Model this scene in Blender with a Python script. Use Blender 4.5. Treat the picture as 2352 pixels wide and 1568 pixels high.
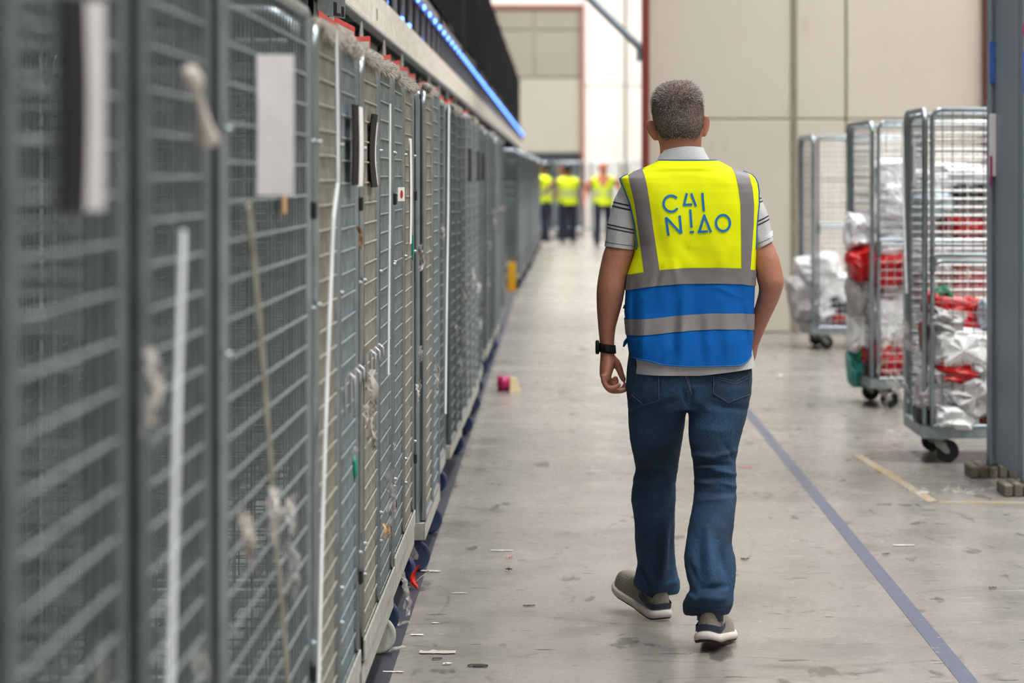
import bpy, bmesh, math, random
import numpy as np
from mathutils import Vector, Matrix, Euler, noise
from mathutils.bvhtree import BVHTree

for o in list(bpy.data.objects):
    bpy.data.objects.remove(o)
scene = bpy.context.scene
COL = scene.collection
PI = math.pi
F, VX, HY, CAMH = 6000.0, 1275.0, 404.0, 1.45      # focal length in pixels, vanishing point, eye height

# ------------------------------------------------------------------ camera
cam_data = bpy.data.cameras.new('camera')
cam = bpy.data.objects.new('camera', cam_data)
COL.objects.link(cam)
cam.location = (0, 0, CAMH)
cam.rotation_euler = (PI/2, 0, 0)
cam_data.sensor_width = 36.0
cam_data.lens = 36.0*F/2352.0
cam_data.shift_x = -(VX-1176.0)/2352.0
cam_data.shift_y = -(784.0-HY)/2352.0
cam_data.clip_start = 0.05
cam_data.clip_end = 300
cam_data.dof.use_dof = True
cam_data.dof.focus_distance = 8.2
cam_data.dof.aperture_fstop = 3.5
cam_data.dof.aperture_blades = 0
scene.camera = cam

# ------------------------------------------------------------------ view, world, lamps
vs = scene.view_settings
vs.view_transform = 'Standard'
vs.look = 'None'
vs.gamma = 1.0
vs.use_curve_mapping = False
vs.exposure = 0.0
cy = scene.cycles
cy.max_bounces, cy.diffuse_bounces, cy.glossy_bounces, cy.transmission_bounces, cy.transparent_max_bounces = 5, 4, 2, 2, 8
cy.caustics_reflective = cy.caustics_refractive = False
cy.use_adaptive_sampling = True
cy.adaptive_threshold = 0.05
cy.adaptive_min_samples = 20
world = bpy.data.worlds.new('world')
scene.world = world
world.use_nodes = True
world.node_tree.nodes['Background'].inputs[0].default_value = (0.80, 0.86, 0.95, 1)
world.node_tree.nodes['Background'].inputs[1].default_value = 0.15

CEIL = 8.2
def strip_lamp(x, y, power, sx=0.5, sy=3.2, color=(1.0, 0.985, 0.962)):
    l = bpy.data.lights.new('strip_lamp', 'AREA')
    l.shape = 'RECTANGLE'
    l.size, l.size_y = sx, sy
    l.energy = power
    l.color = color
    l.spread = math.radians(128)
    o = bpy.data.objects.new('strip_lamp', l)
    COL.objects.link(o)
    o.location = (x, y, CEIL-0.25)
    return o
LP = 176
for yy in (-7, -1, 5, 11, 17, 22.0):
    for xx, k in ((-5.2, .5), (0.9, .85), (4.6, 1.45), (9.0, 1.2)):
        strip_lamp(xx, yy, LP*k)
for yy in (29, 36, 43, 50, 57, 64):
    for xx, k in ((-7.0, 1.0), (-1.5, 1.3), (0.6, 1.6)):
        strip_lamp(xx, yy, LP*1.5*k)
for xx in (-4.5, -1.0, 1.6, 4.2):                       # added lamps, unseen, tilted to brighten the far wall
    o = strip_lamp(xx, 65.5, LP*.8, 1.2, .5)
    o.rotation_euler = (math.radians(52), 0, 0)

# ------------------------------------------------------------------ helpers
def lin(c):
    c /= 255.0
    return c/12.92 if c <= 0.04045 else ((c+0.055)/1.055)**2.4
def rgb(r, g, b):
    return (lin(r), lin(g), lin(b), 1.0)
def P(px, py, d):
    return Vector(((px-VX)*d/F, d, CAMH-(py-HY)*d/F))

def tag(o, label=None, cat=None, group=None, kind=None):
    if label: o['label'] = label
    if cat: o['category'] = cat
    if group: o['group'] = group
    if kind: o['kind'] = kind
    return o
def empty(name, loc=(0, 0, 0), rz=0.0):
    o = bpy.data.objects.new(name, None)
    o.empty_display_size = 0.1
    o.location = loc
    o.rotation_euler = (0, 0, rz)
    COL.objects.link(o)
    return o
def put(name, mesh, parent=None, loc=(0, 0, 0), rot=(0, 0, 0), mat=None):
    o = bpy.data.objects.new(name, mesh)
    COL.objects.link(o)
    o.location = loc
    o.rotation_euler = rot
    if parent is not None:
        o.parent = parent
    if mat is not None and len(mesh.materials):
        o.material_slots[0].link = 'OBJECT'
        o.material_slots[0].material = mat
    return o

class MB:
    """collects geometry of ONE mesh"""
    def __init__(self):
        self.v, self.f, self.m = [], [], []
        self.cur = 0
    def add(self, vs_, fs):
        b = len(self.v)
        self.v.extend([tuple(p) for p in vs_])
        for f in fs:
            self.f.append(tuple(b+i for i in f))
            self.m.append(self.cur)
        return self
    def box(self, x0, x1, y0, y1, z0, z1, M=None):
        vs_ = [Vector((x, y, z)) for z in (z0, z1) for y in (y0, y1) for x in (x0, x1)]
        if M is not None: vs_ = [M @ p for p in vs_]
        return self.add(vs_, [(0, 2, 3, 1), (4, 5, 7, 6), (0, 1, 5, 4), (2, 6, 7, 3), (0, 4, 6, 2), (1, 3, 7, 5)])
    def cbox(self, x0, x1, y0, y1, z0, z1, c=0.004, M=None):
        """box with chamfered edges"""
        bm = bmesh.new()
        bmesh.ops.create_cube(bm, size=1.0)
        for p in bm.verts:
            p.co = Vector(((x0+x1)/2+p.co.x*(x1-x0), (y0+y1)/2+p.co.y*(y1-y0), (z0+z1)/2+p.co.z*(z1-z0)))
        bmesh.ops.bevel(bm, geom=bm.edges[:], offset=c, segments=1, affect='EDGES')
        bm.verts.index_update()
        vs_ = [p.co.copy() for p in bm.verts]
        if M is not None: vs_ = [M @ p for p in vs_]
        fs = [[q.index for q in f.verts] for f in bm.faces]
        bm.free()
        return self.add(vs_, fs)
    def rod(self, p0, p1, r, n=6, caps=False, r1=None):
        p0, p1 = Vector(p0), Vector(p1)
        r1 = r if r1 is None else r1
        ax = (p1-p0).normalized()
        u = ax.cross(Vector((0, 0, 1)) if abs(ax.z) < .9 else Vector((1, 0, 0))).normalized()
        w = ax.cross(u)
        vs_ = []
        for p, rr in ((p0, r), (p1, r1)):
            for k in range(n):
                a = 2*PI*k/n
                vs_.append(p+(u*math.cos(a)+w*math.sin(a))*rr)
        fs = [(k, (k+1) % n, n+(k+1) % n, n+k) for k in range(n)]
        if caps:
            fs += [tuple(range(n-1, -1, -1)), tuple(range(n, 2*n))]
        return self.add(vs_, fs)
    def tube(self, pts, r, n=8, caps=True, closed=False, flat=None):
        pts = [Vector(p) for p in pts]
        N = len(pts)
        rs = r if isinstance(r, (list, tuple)) else [r]*N
        t0 = (pts[1]-pts[0]).normalized()
        u = t0.cross(Vector((0, 0, 1)) if abs(t0.z) < .9 else Vector((1, 0, 0))).normalized()
        vs_ = []
        for i, p in enumerate(pts):
            a = pts[(i-1) % N] if (closed or i > 0) else pts[i]
            b = pts[(i+1) % N] if (closed or i < N-1) else pts[i]
            t = (b-a).normalized()
            u = (u-t*u.dot(t)).normalized()
            w = t.cross(u)
            for k in range(n):
                an = 2*PI*k/n
                f2 = flat if flat else 1.0
                vs_.append(p+(u*math.cos(an)+w*math.sin(an)*f2)*rs[i])
        fs = []
        for i in range(N if closed else N-1):
            j = (i+1) % N
            for k in range(n):
                fs.append((i*n+k, i*n+(k+1) % n, j*n+(k+1) % n, j*n+k))
        if caps and not closed:
            fs += [tuple(range(n-1, -1, -1)), tuple((N-1)*n+k for k in range(n))]
        return self.add(vs_, fs)
    def lathe(self, prof, n=24, axis='Z', c=(0, 0, 0)):
        """closed profile [(r,h)] revolved about an axis"""
        vs_, fs = [], []
        m = len(prof)
        for k in range(n):
            a = 2*PI*k/n
            for (r, h) in prof:
                q = (r*math.cos(a), r*math.sin(a), h)
                if axis == 'X': q = (q[2], q[0], q[1])
                if axis == 'Y': q = (q[0], q[2], q[1])
                vs_.append((q[0]+c[0], q[1]+c[1], q[2]+c[2]))
        for k in range(n):
            k2 = (k+1) % n
            for i in range(m-1):
                fs.append((k*m+i, k2*m+i, k2*m+i+1, k*m+i+1))
        return self.add(vs_, fs)
    def loft(self, rings, caps=True):
        n = len(rings[0])
        vs_ = [p for r in rings for p in r]
        fs = []
        for i in range(len(rings)-1):
            for k in range(n):
                fs.append((i*n+k, i*n+(k+1) % n, (i+1)*n+(k+1) % n, (i+1)*n+k))
        if caps:
            fs += [tuple(range(n-1, -1, -1)), tuple((len(rings)-1)*n+k for k in range(n))]
        return self.add(vs_, fs)
    def grid(self, fn, nu, nv, wrap=False):
        vs_ = [fn(i/(nu if wrap else nu), j/nv) for j in range(nv+1) for i in range(nu if wrap else nu+1)]
        w = nu if wrap else nu+1
        fs = []
        for j in range(nv):
            for i in range(nu):
                i2 = (i+1) % w if wrap else i+1
                fs.append((j*w+i, j*w+i2, (j+1)*w+i2, (j+1)*w+i))
        return self.add(vs_, fs)
    def mesh(self, name, mats, smooth=False, fix=True):
        me = bpy.data.meshes.new(name)
        me.from_pydata(self.v, [], self.f)
        mats = mats if isinstance(mats, (list, tuple)) else [mats]
        for m in mats: me.materials.append(m)
        if len(mats) > 1:
            me.polygons.foreach_set('material_index', self.m)
        if smooth:
            me.polygons.foreach_set('use_smooth', [True]*len(me.polygons))
        if fix and len(self.f) < 60000:
            bm = bmesh.new(); bm.from_mesh(me)
            bmesh.ops.recalc_face_normals(bm, faces=bm.faces[:])
            bm.to_mesh(me); bm.free()
        me.update()
        return me
    def build(self, name, mats, parent=None, smooth=False, loc=(0, 0, 0), rot=(0, 0, 0), fix=True):
        return put(name, self.mesh(name, mats, smooth, fix), parent, loc, rot)

def auto_smooth(me, deg=40):
    me.polygons.foreach_set('use_smooth', [True]*len(me.polygons))
    try: me.set_sharp_from_angle(angle=math.radians(deg))
    except Exception: pass

def remeshed(mb, voxel, smooth_iter=6, factor=0.5):
    me = mb.mesh('tmp', [], False)
    o = bpy.data.objects.new('tmp', me); COL.objects.link(o)
    md = o.modifiers.new('r', 'REMESH'); md.mode = 'VOXEL'; md.voxel_size = voxel; md.use_smooth_shade = True
    if smooth_iter:
        ms = o.modifiers.new('s', 'SMOOTH'); ms.iterations = smooth_iter; ms.factor = factor
    dg = bpy.context.evaluated_depsgraph_get()
    out = bpy.data.meshes.new_from_object(o.evaluated_get(dg))
    bpy.data.objects.remove(o); bpy.data.meshes.remove(me)
    out.polygons.foreach_set('use_smooth', [True]*len(out.polygons))
    return out
def displace(me, fn):
    """move vertices along their normals by fn(co, normal)"""
    nv = len(me.vertices)
    co = np.empty(nv*3); me.vertices.foreach_get('co', co); co = co.reshape(-1, 3)
    no = np.array([v.normal[:] for v in me.vertices])
    d = fn(co, no)
    co = co+no*d[:, None]
    me.vertices.foreach_set('co', co.ravel()); me.update()

def interp(tab, x):
    xs = [t[0] for t in tab]
    if isinstance(tab[0][1], (tuple, list)):
        return [float(np.interp(x, xs, [t[1][k] for t in tab])) for k in range(len(tab[0][1]))]
    return float(np.interp(x, xs, [t[1] for t in tab]))
def smooth_rows(tab, n):
    """Catmull-Rom resample of a table of tuples"""
    out = []
    m = len(tab)
    for i in range(n):
        t = i/(n-1)*(m-1)
        k = min(int(t), m-2); u = t-k
        p0, p1, p2, p3 = tab[max(k-1, 0)], tab[k], tab[k+1], tab[min(k+2, m-1)]
        out.append(tuple(0.5*((2*b)+(-a+c)*u+(2*a-5*b+4*c-d)*u*u+(-a+3*b-3*c+d)*u**3) for a, b, c, d in zip(p0, p1, p2, p3)))
    return out

# ------------------------------------------------------------------ materials
def new_mat(name):
    m = bpy.data.materials.new(name)
    m.use_nodes = True
    nt = m.node_tree
    return m, nt, nt.nodes['Principled BSDF']
def node(nt, typ, **kw):
    n = nt.nodes.new(typ)
    for k, v in kw.items():
        if k in n.inputs: n.inputs[k].default_value = v
        else: setattr(n, k, v)
    return n
def plain(name, col, rough=0.6, metal=0.0, var=0.12, scale=8.0, bump=0.0, bscale=60.0, spec=0.5, coat=0.0, trans=0.0, alpha=1.0, sss=0.0, stretch=None, emit=None, estr=0.0):
    """principled surface with a little procedural mottling and fine relief"""
    m, nt, b = new_mat(name)
    tc = node(nt, 'ShaderNodeTexCoord')
    mp = node(nt, 'ShaderNodeMapping')
    if stretch: mp.inputs['Scale'].default_value = stretch
    nt.links.new(tc.outputs['Object'], mp.inputs['Vector'])
    nz = node(nt, 'ShaderNodeTexNoise', Scale=scale, Detail=5.0, Roughness=0.6)
    nt.links.new(mp.outputs[0], nz.inputs['Vector'])
    rp = node(nt, 'ShaderNodeValToRGB')
    rp.color_ramp.elements[0].position = 0.3; rp.color_ramp.elements[1].position = 0.7
    rp.color_ramp.elements[0].color = tuple(c*(1-var) for c in col[:3])+(1,)
    rp.color_ramp.elements[1].color = tuple(min(1, c*(1+var)) for c in col[:3])+(1,)
    nt.links.new(nz.outputs['Fac'], rp.inputs['Fac'])
    nt.links.new(rp.outputs['Color'], b.inputs['Base Color'])
    b.inputs['Roughness'].default_value = rough
    b.inputs['Metallic'].default_value = metal
    b.inputs['Specular IOR Level'].default_value = spec
    if coat: b.inputs['Coat Weight'].default_value = coat
    if trans: b.inputs['Transmission Weight'].default_value = trans
    if alpha < 1: b.inputs['Alpha'].default_value = alpha
    if sss:
        b.inputs['Subsurface Weight'].default_value = sss
        b.inputs['Subsurface Radius'].default_value = (0.012, 0.005, 0.003)
        b.inputs['Subsurface Scale'].default_value = 0.5
    if emit:
        b.inputs['Emission Color'].default_value = emit
        b.inputs['Emission Strength'].default_value = estr
    if bump:
        n2 = node(nt, 'ShaderNodeTexNoise', Scale=bscale, Detail=4.0)
        nt.links.new(mp.outputs[0], n2.inputs['Vector'])
        bp = node(nt, 'ShaderNodeBump', Strength=bump, Distance=0.01)
        nt.links.new(n2.outputs['Fac'], bp.inputs['Height'])
        nt.links.new(bp.outputs[0], b.inputs['Normal'])
    return m

M = {}
def zinc(name, col, rough=0.42, metal=0.75):
    return plain(name, col, rough, metal*.75, var=0.22, scale=14, bump=0.05, bscale=120)
M['zinc'] = zinc('galvanized steel', rgb(146, 159, 162))
M['zinc_blue'] = zinc('galvanized steel bluish', rgb(148, 164, 170))
M['zinc_warm'] = zinc('galvanized steel yellowed', rgb(168, 168, 156), 0.5)
M['zinc_dark'] = zinc('galvanized steel aged', rgb(112, 123, 126), 0.5)
M['zinc_bright'] = zinc('bright zinc', rgb(210, 214, 216), 0.38, 0.7)
M['bar_lit'] = plain('plated bar with painted highlight', rgb(246, 247, 246), .3, .25, var=.05)  # overhead light catching the bars is painted in as near-white
M['tube'] = plain('plated steel tube', rgb(158, 170, 176), .30, .85, var=.18, scale=10, bump=.04, bscale=90)
M['tube_dark'] = plain('aged plated tube', rgb(122, 134, 137), .38, .78, var=.22, scale=10, bump=.05, bscale=90)
M['deck'] = plain('painted deck channel', rgb(176, 178, 170), 0.5, 0.4, var=.25, scale=20)
M['rubber'] = plain('black rubber', rgb(30, 32, 36), 0.6)
M['rubber_blue'] = plain('dark blue rubber', rgb(38, 52, 88), 0.55, var=.25)
M['rubber_grey'] = plain('grey rubber', rgb(176, 178, 168), 0.6)
M['fork'] = zinc('caster fork steel', rgb(168, 170, 170), 0.4, 0.6)
M['white_plastic'] = plain('white plastic', rgb(236, 236, 238), 0.5, var=.04, scale=20)
M['black_plastic'] = plain('black plastic', rgb(20, 20, 22), 0.6, spec=.15)
M['film'] = plain('dusty clear film', rgb(214, 212, 208), .18, var=.2, scale=30, alpha=.42, bump=.3, bscale=40)
M['film_dirty'] = plain('dirty torn film', rgb(190, 184, 176), .5, var=.35, scale=40, bump=.4, bscale=60, alpha=.7)
M['fibre'] = plain('dusty frayed fibre', rgb(150, 144, 136), .9, var=.4, scale=60)
M['tape_brown'] = plain('brown packing tape', rgb(198, 150, 96), 0.35)
M['green_plastic'] = plain('green plastic', rgb(0, 140, 118), 0.4)
M['red_plastic'] = plain('red plastic', rgb(226, 40, 18), 0.3)
M['strap'] = plain('white plastic strap', rgb(224, 232, 234), 0.3)
M['paper'] = plain('white paper', rgb(224, 220, 214), 0.8, var=.06)
M['yellow_paint'] = plain('yellow paint', rgb(222, 168, 10), 0.5, var=.15)

# floor
def floor_material():
    m, nt, b = new_mat('polished worn concrete')
    tc = node(nt, 'ShaderNodeTexCoord')
    L = nt.links.new
    def noise_(scale, detail=6, rough=.6, sc=(1, 1, 1), off=(0, 0, 0)):
        mp = node(nt, 'ShaderNodeMapping'); mp.inputs['Scale'].default_value = sc; mp.inputs['Location'].default_value = off
        L(tc.outputs['Object'], mp.inputs['Vector'])
        n = node(nt, 'ShaderNodeTexNoise', Scale=scale, Detail=detail, Roughness=rough)
        L(mp.outputs[0], n.inputs['Vector'])
        return n.outputs['Fac']
    def ramp(src, p0, p1, c0=(0, 0, 0, 1), c1=(1, 1, 1, 1)):
        r = node(nt, 'ShaderNodeValToRGB')
        r.color_ramp.elements[0].position = p0; r.color_ramp.elements[1].position = p1
        r.color_ramp.elements[0].color = c0; r.color_ramp.elements[1].color = c1
        L(src, r.inputs['Fac'])
        return r.outputs['Color']
    def mix(fac, a, bcol):
        x = node(nt, 'ShaderNodeMix'); x.data_type = 'RGBA'
        if isinstance(fac, float): x.inputs[0].default_value = fac
        else: L(fac, x.inputs[0])
        if isinstance(a, tuple): x.inputs[6].default_value = a
        else: L(a, x.inputs[6])
        if isinstance(bcol, tuple): x.inputs[7].default_value = bcol
        else: L(bcol, x.inputs[7])
        return x.outputs[2]
    base = ramp(noise_(0.8, 8, .65), .3, .72, rgb(126, 121, 117), rgb(156, 152, 147))
    fine = ramp(noise_(26, 5, .7), .35, .7, rgb(124, 119, 115), rgb(158, 154, 149))
    c = mix(.35, base, fine)
    # broad dark tyre smears, then small dark scuffs and light scratches
    smear = ramp(noise_(1.7, 5, .6, (1.0, .8, 1), (3, 9, 0)), .52, .72)
    c = mix(ramp(smear, 0, 1, (0, 0, 0, 1), (.55, .55, .55, 1)), c, rgb(92, 88, 85))
    sc1 = ramp(noise_(7.0, 3, .55, (1.0, .33, 1), (1, 5, 0)), .63, .69)
    c = mix(ramp(sc1, 0, 1, (0, 0, 0, 1), (.7, .7, .7, 1)), c, rgb(66, 62, 59))
    sc2 = ramp(noise_(13.0, 2, .5, (.5, 1.4, 1), (8, 2, 0)), .675, .72)
    c = mix(ramp(sc2, 0, 1, (0, 0, 0, 1), (.75, .75, .75, 1)), c, rgb(54, 50, 47))
    sc3 = ramp(noise_(9.0, 2, .5, (.45, 1.6, 1), (15, 22, 0)), .71, .73)
    c = mix(ramp(sc3, 0, 1, (0, 0, 0, 1), (.5, .5, .5, 1)), c, rgb(184, 180, 175))
    # thin curved wheel scratches: contour lines of slow noise
    for kk, (s_, o_) in enumerate((((.30, 1.1, 1), (4, 31, 0)), ((.9, .35, 1), (17, 3, 0)), ((.5, .9, 1), (40, 11, 0)))):
        nz = noise_(.8, 1.5, .4, s_, o_)
        q = node(nt, 'ShaderNodeMath', operation='SUBTRACT'); L(nz, q.inputs[0]); q.inputs[1].default_value = .5
        q2 = node(nt, 'ShaderNodeMath', operation='ABSOLUTE'); L(q.outputs[0], q2.inputs[0])
        br_ = noise_(5.0, 3, .6, (1, 1, 1), (kk*7, 5, 0))
        lnm = ramp(q2.outputs[0], .0012, .0032, (1, 1, 1, 1), (0, 0, 0, 1))
        gate_ = ramp(br_, .45, .6)
        mm = node(nt, 'ShaderNodeMath', operation='MULTIPLY'); L(lnm, mm.inputs[0]); L(gate_, mm.inputs[1])
        m2 = node(nt, 'ShaderNodeMath', operation='MULTIPLY'); L(mm.outputs[0], m2.inputs[0]); m2.inputs[1].default_value = .55
        c = mix(m2.outputs[0], c, rgb(84, 80, 77))
    L(c, b.inputs['Base Color'])
    rr = ramp(noise_(2.3, 6, .65, (1, 1, 1), (2, 1, 0)), .3, .7, (.16, .16, .16, 1), (.34, .34, .34, 1))
    L(rr, b.inputs['Roughness'])
    b.inputs['Specular IOR Level'].default_value = 0.42
    bp = node(nt, 'ShaderNodeBump', Strength=0.08, Distance=0.004)
    L(noise_(40, 3), bp.inputs['Height'])
    L(bp.outputs[0], b.inputs['Normal'])
    return m
M['floor'] = floor_material()
def worn_paint(name, col, wear=.62, under=rgb(160, 152, 145)):
    m, nt, b = new_mat(name)
    tc = node(nt, 'ShaderNodeTexCoord')
    n = node(nt, 'ShaderNodeTexNoise', Scale=16.0, Detail=7.0, Roughness=.7)
    nt.links.new(tc.outputs['Object'], n.inputs['Vector'])
    r = node(nt, 'ShaderNodeValToRGB')
    r.color_ramp.elements[0].position = wear; r.color_ramp.elements[1].position = wear+.06
    r.color_ramp.elements[0].color = col; r.color_ramp.elements[1].color = under
    nt.links.new(n.outputs['Fac'], r.inputs['Fac'])
    nt.links.new(r.outputs[0], b.inputs['Base Color'])
    b.inputs['Roughness'].default_value = .45
    return m
M['line_blue'] = worn_paint('worn blue floor line', rgb(80, 86, 108), .60)
M['line_dark'] = worn_paint('worn dark blue floor tape', rgb(44, 46, 60), .64)
M['line_yellow'] = worn_paint('faded yellow floor line', rgb(164, 144, 84), .47)

def wall_material(name, col, stain):
    m, nt, b = new_mat(name)
    L = nt.links.new
    tc = node(nt, 'ShaderNodeTexCoord')
    n = node(nt, 'ShaderNodeTexNoise', Scale=0.9, Detail=8.0, Roughness=.65)
    L(tc.outputs['Object'], n.inputs['Vector'])
    r = node(nt, 'ShaderNodeValToRGB')
    r.color_ramp.elements[0].position = .3; r.color_ramp.elements[1].position = .7
    r.color_ramp.elements[0].color = tuple(c*.93 for c in col[:3])+(1,); r.color_ramp.elements[1].color = col
    L(n.outputs['Fac'], r.inputs['Fac'])
    n2 = node(nt, 'ShaderNodeTexNoise', Scale=4.0, Detail=5.0, Roughness=.7)
    mp = node(nt, 'ShaderNodeMapping'); mp.inputs['Scale'].default_value = (1, 1, .35)
    L(tc.outputs['Object'], mp.inputs[0]); L(mp.outputs[0], n2.inputs['Vector'])
    r2 = node(nt, 'ShaderNodeValToRGB')
    r2.color_ramp.elements[0].position = .60; r2.color_ramp.elements[1].position = .78
    r2.color_ramp.elements[0].color = (0, 0, 0, 1); r2.color_ramp.elements[1].color = (.5, .5, .5, 1)
    L(n2.outputs['Fac'], r2.inputs['Fac'])
    x = node(nt, 'ShaderNodeMix'); x.data_type = 'RGBA'
    L(r2.outputs[0], x.inputs[0]); L(r.outputs[0], x.inputs[6]); x.inputs[7].default_value = stain
    L(x.outputs[2], b.inputs['Base Color'])
    b.inputs['Roughness'].default_value = .8
    return m
M['panel'] = wall_material('beige precast panel', rgb(206, 199, 186), rgb(176, 166, 150))
M['panel_white'] = wall_material('off-white precast panel', rgb(236, 233, 226), rgb(222, 218, 208))
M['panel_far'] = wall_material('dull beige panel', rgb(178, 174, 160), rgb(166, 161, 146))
M['panel_greyer'] = wall_material('grey beige panel', rgb(154, 149, 136), rgb(142, 136, 124))  # upper far panels, a darker grey beige than the one below
M['joint'] = plain('panel joint mastic', rgb(186, 181, 166), .9)
M['rust_red'] = plain('oxide red steel', rgb(126, 52, 40), .6, var=.15, scale=3)
M['rust_pale'] = plain('oxide red steel faded', rgb(158, 96, 78), .6, var=.1)
M['steel_blue'] = plain('blue-grey painted steel', rgb(126, 140, 151), .45, .1, var=.06, scale=3, bump=.05, bscale=200)
M['steel_grey'] = plain('grey painted steel', rgb(140, 152, 162), .45, .2, var=.08)
M['charcoal'] = plain('charcoal sheet', rgb(48, 54, 60), .7)
M['ceiling'] = plain('white roof liner', rgb(222, 222, 220), .8)

# ================================================================== THE SETTING
floor = MB().box(-14, 14, -10, 80, -0.30, -0.012).build('floor', plain('dirty slab joint', rgb(60, 56, 52), .9))
tag(floor, 'worn pale grey polished concrete warehouse floor', 'floor', kind='structure')
XC, YC = (-14, -3.2, 5.2, 14), (-10, 5.2, 18.72, 31.5, 44.2, 57.0, 68.0, 80)
for i in range(3):
    for j in range(7):
        g = 0.009
        MB().cbox(XC[i]+g, XC[i+1]-g, YC[j]+g, YC[j+1]-g, -0.012, 0.0, .003).build('floor_slab', M['floor'], floor)
def floor_line(name, label, mat, pts, w):
    mb = MB()
    for (x0, y0), (x1, y1) in zip(pts[:-1], pts[1:]):
        d = Vector((x1-x0, y1-y0, 0)).normalized(); s = Vector((-d.y, d.x, 0))*w/2
        n = max(1, int((Vector((x1-x0, y1-y0, 0)).length)/.5))
        for k in range(n):
            a = Vector((x0, y0, 0)).lerp(Vector((x1, y1, 0)), k/n); b = Vector((x0, y0, 0)).lerp(Vector((x1, y1, 0)), (k+1)/n)
            z0, z1 = Vector((0, 0, 0.0002)), Vector((0, 0, .0012))
            q = [a-s, b-s, b+s, a+s]
            mb.add([p+z1 for p in q]+[p+z0 for p in q], [(0, 1, 2, 3), (4, 5, 1, 0), (7, 3, 2, 6)])
    o = mb.build(name, mat)
    return tag(o, label, 'floor line', kind='structure')
floor_line('trim_1', 'long straight blue line painted along the right side of the aisle', M['line_blue'], [(1.185, -2), (1.185, 22)], .056)
floor_line('trim_2', 'dark blue tape line along the foot of the left cage row', M['line_dark'], [(-.54, -2), (-.54, 54)], .13)
floor_line('trim_3', 'faded yellow line on the floor in front of the grey steel frame', M['line_yellow'], [(1.57, 13.6), (1.685, 11.62), (4.5, 11.45)], .05)

# near beige wall on the right: panels one by one, red columns
WY = 24.2
wall = MB().box(.86, 14, WY+.05, WY+.30, 0, CEIL+.3).build('wall_back', M['joint'])
tag(wall, 'beige precast panel wall behind the loaded cages', 'wall', kind='structure')
zs = (0, 1.975, 4.4, 6.6, CEIL+.3)
xs_ = [(.868, 2.185, .0), (2.235, 2.69, -.035), (2.70, 3.955, -.03), (4.04, 6.4, 0), (6.41, 8.8, 0), (8.81, 11.2, 0), (11.21, 14, 0)]
for x0, x1, dy in xs_:
    for z0, z1 in zip(zs[:-1], zs[1:]):
        MB().cbox(x0, x1-.008, WY+dy, WY+.06, z0+.006, z1-.006, .008).build('wall_panel', M['panel'], wall)
def red_column(x0, x1, y, label):
    r = empty('steel_column', ((x0+x1)/2, y, 0))
    w = (x1-x0)/2
    MB().cbox(-w, w, -.01, .0, 0, CEIL, .002).build('flange', M['rust_red'], r)
    MB().cbox(-w, w, .12, .13, 0, CEIL, .002).build('flange', M['rust_red'], r)
    MB().box(-.005, .005, 0, .12, 0, CEIL).build('web', M['rust_red'], r)
    MB().cbox(-w-.05, w+.05, -.04, .16, 0.0, .02, .003).build('base_plate', M['rust_red'], r)
    return tag(r, label, 'column')
red_column(.800, .866, WY-.14, 'dark red steel column at the left end of the beige wall')
red_column(3.962, 4.036, WY-.18, 'dark red steel column behind the blue grey frame at far right')
# diagonal brace running up to the left from the first red column
br = empty('diagonal_brace', (.80, WY-.09, 0))
mb = MB()
p0, p1 = Vector((.03, 0, CAMH+(404-122)*WY/F)), Vector((-1.05, 0, CAMH+(404-122)*WY/F+1.06))
mb.rod(p0, p1, .034, 4)
mb.build('brace_bar', M['steel_grey'], br)
MB().cbox(-.05, .04, -.012, .0, p0.z-.08, p0.z+.07, .003).build('gusset_plate', M['steel_grey'], br)
tag(br, 'blue grey diagonal steel brace meeting the dark red column', 'brace')

# return wall from the near wall's left end, far walls
FY = 72.0
far = MB().box(-8, 14, FY+.3, FY+.6, 0, CEIL+.3).build('wall_far', M['joint'])
tag(far, 'pale far wall of the hall beyond the group of workers', 'wall', kind='structure')
def fx(px): return (px-VX)*FY/F
def fz(py): return CAMH-(py-HY)*FY/F
for x0, x1, mt in ((fx(1341), fx(1433), 'panel_white'), (fx(1441), fx(1480), 'panel_white'), (fx(1482), 6.0, 'panel_white'), (6.02, 14, 'panel_white')):
    for z0, z1 in ((0, fz(197)), (fz(197), CEIL+.3)):
        MB().cbox(x0, x1, FY+.1, FY+.32, z0+.01, z1-.01, .01).build('wall_panel', M[mt], far)
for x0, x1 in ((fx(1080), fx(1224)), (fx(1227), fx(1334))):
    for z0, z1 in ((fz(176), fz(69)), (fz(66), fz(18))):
        MB().cbox(x0, x1, FY+.22, FY+.32, z0, z1, .01).build('wall_panel', M['panel_greyer'], far)
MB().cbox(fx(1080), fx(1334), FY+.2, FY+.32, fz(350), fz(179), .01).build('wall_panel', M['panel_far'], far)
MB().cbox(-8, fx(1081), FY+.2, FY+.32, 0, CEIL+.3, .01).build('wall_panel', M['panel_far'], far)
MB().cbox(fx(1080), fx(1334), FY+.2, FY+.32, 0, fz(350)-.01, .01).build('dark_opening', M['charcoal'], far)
MB().cbox(fx(1080), fx(1338), FY+.05, FY+.32, fz(11), CEIL+.3, .01).build('wall_panel', M['panel_white'], far)
MB().cbox(fx(1080), fx(1334), FY+.02, FY+.2, fz(19), fz(12), .005).build('steel_lintel', M['rust_pale'], far)
MB().cbox(fx(1334.5), fx(1341), FY-.05, FY+.2, 0, fz(12), .005).build('steel_post', M['rust_pale'], far)

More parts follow.
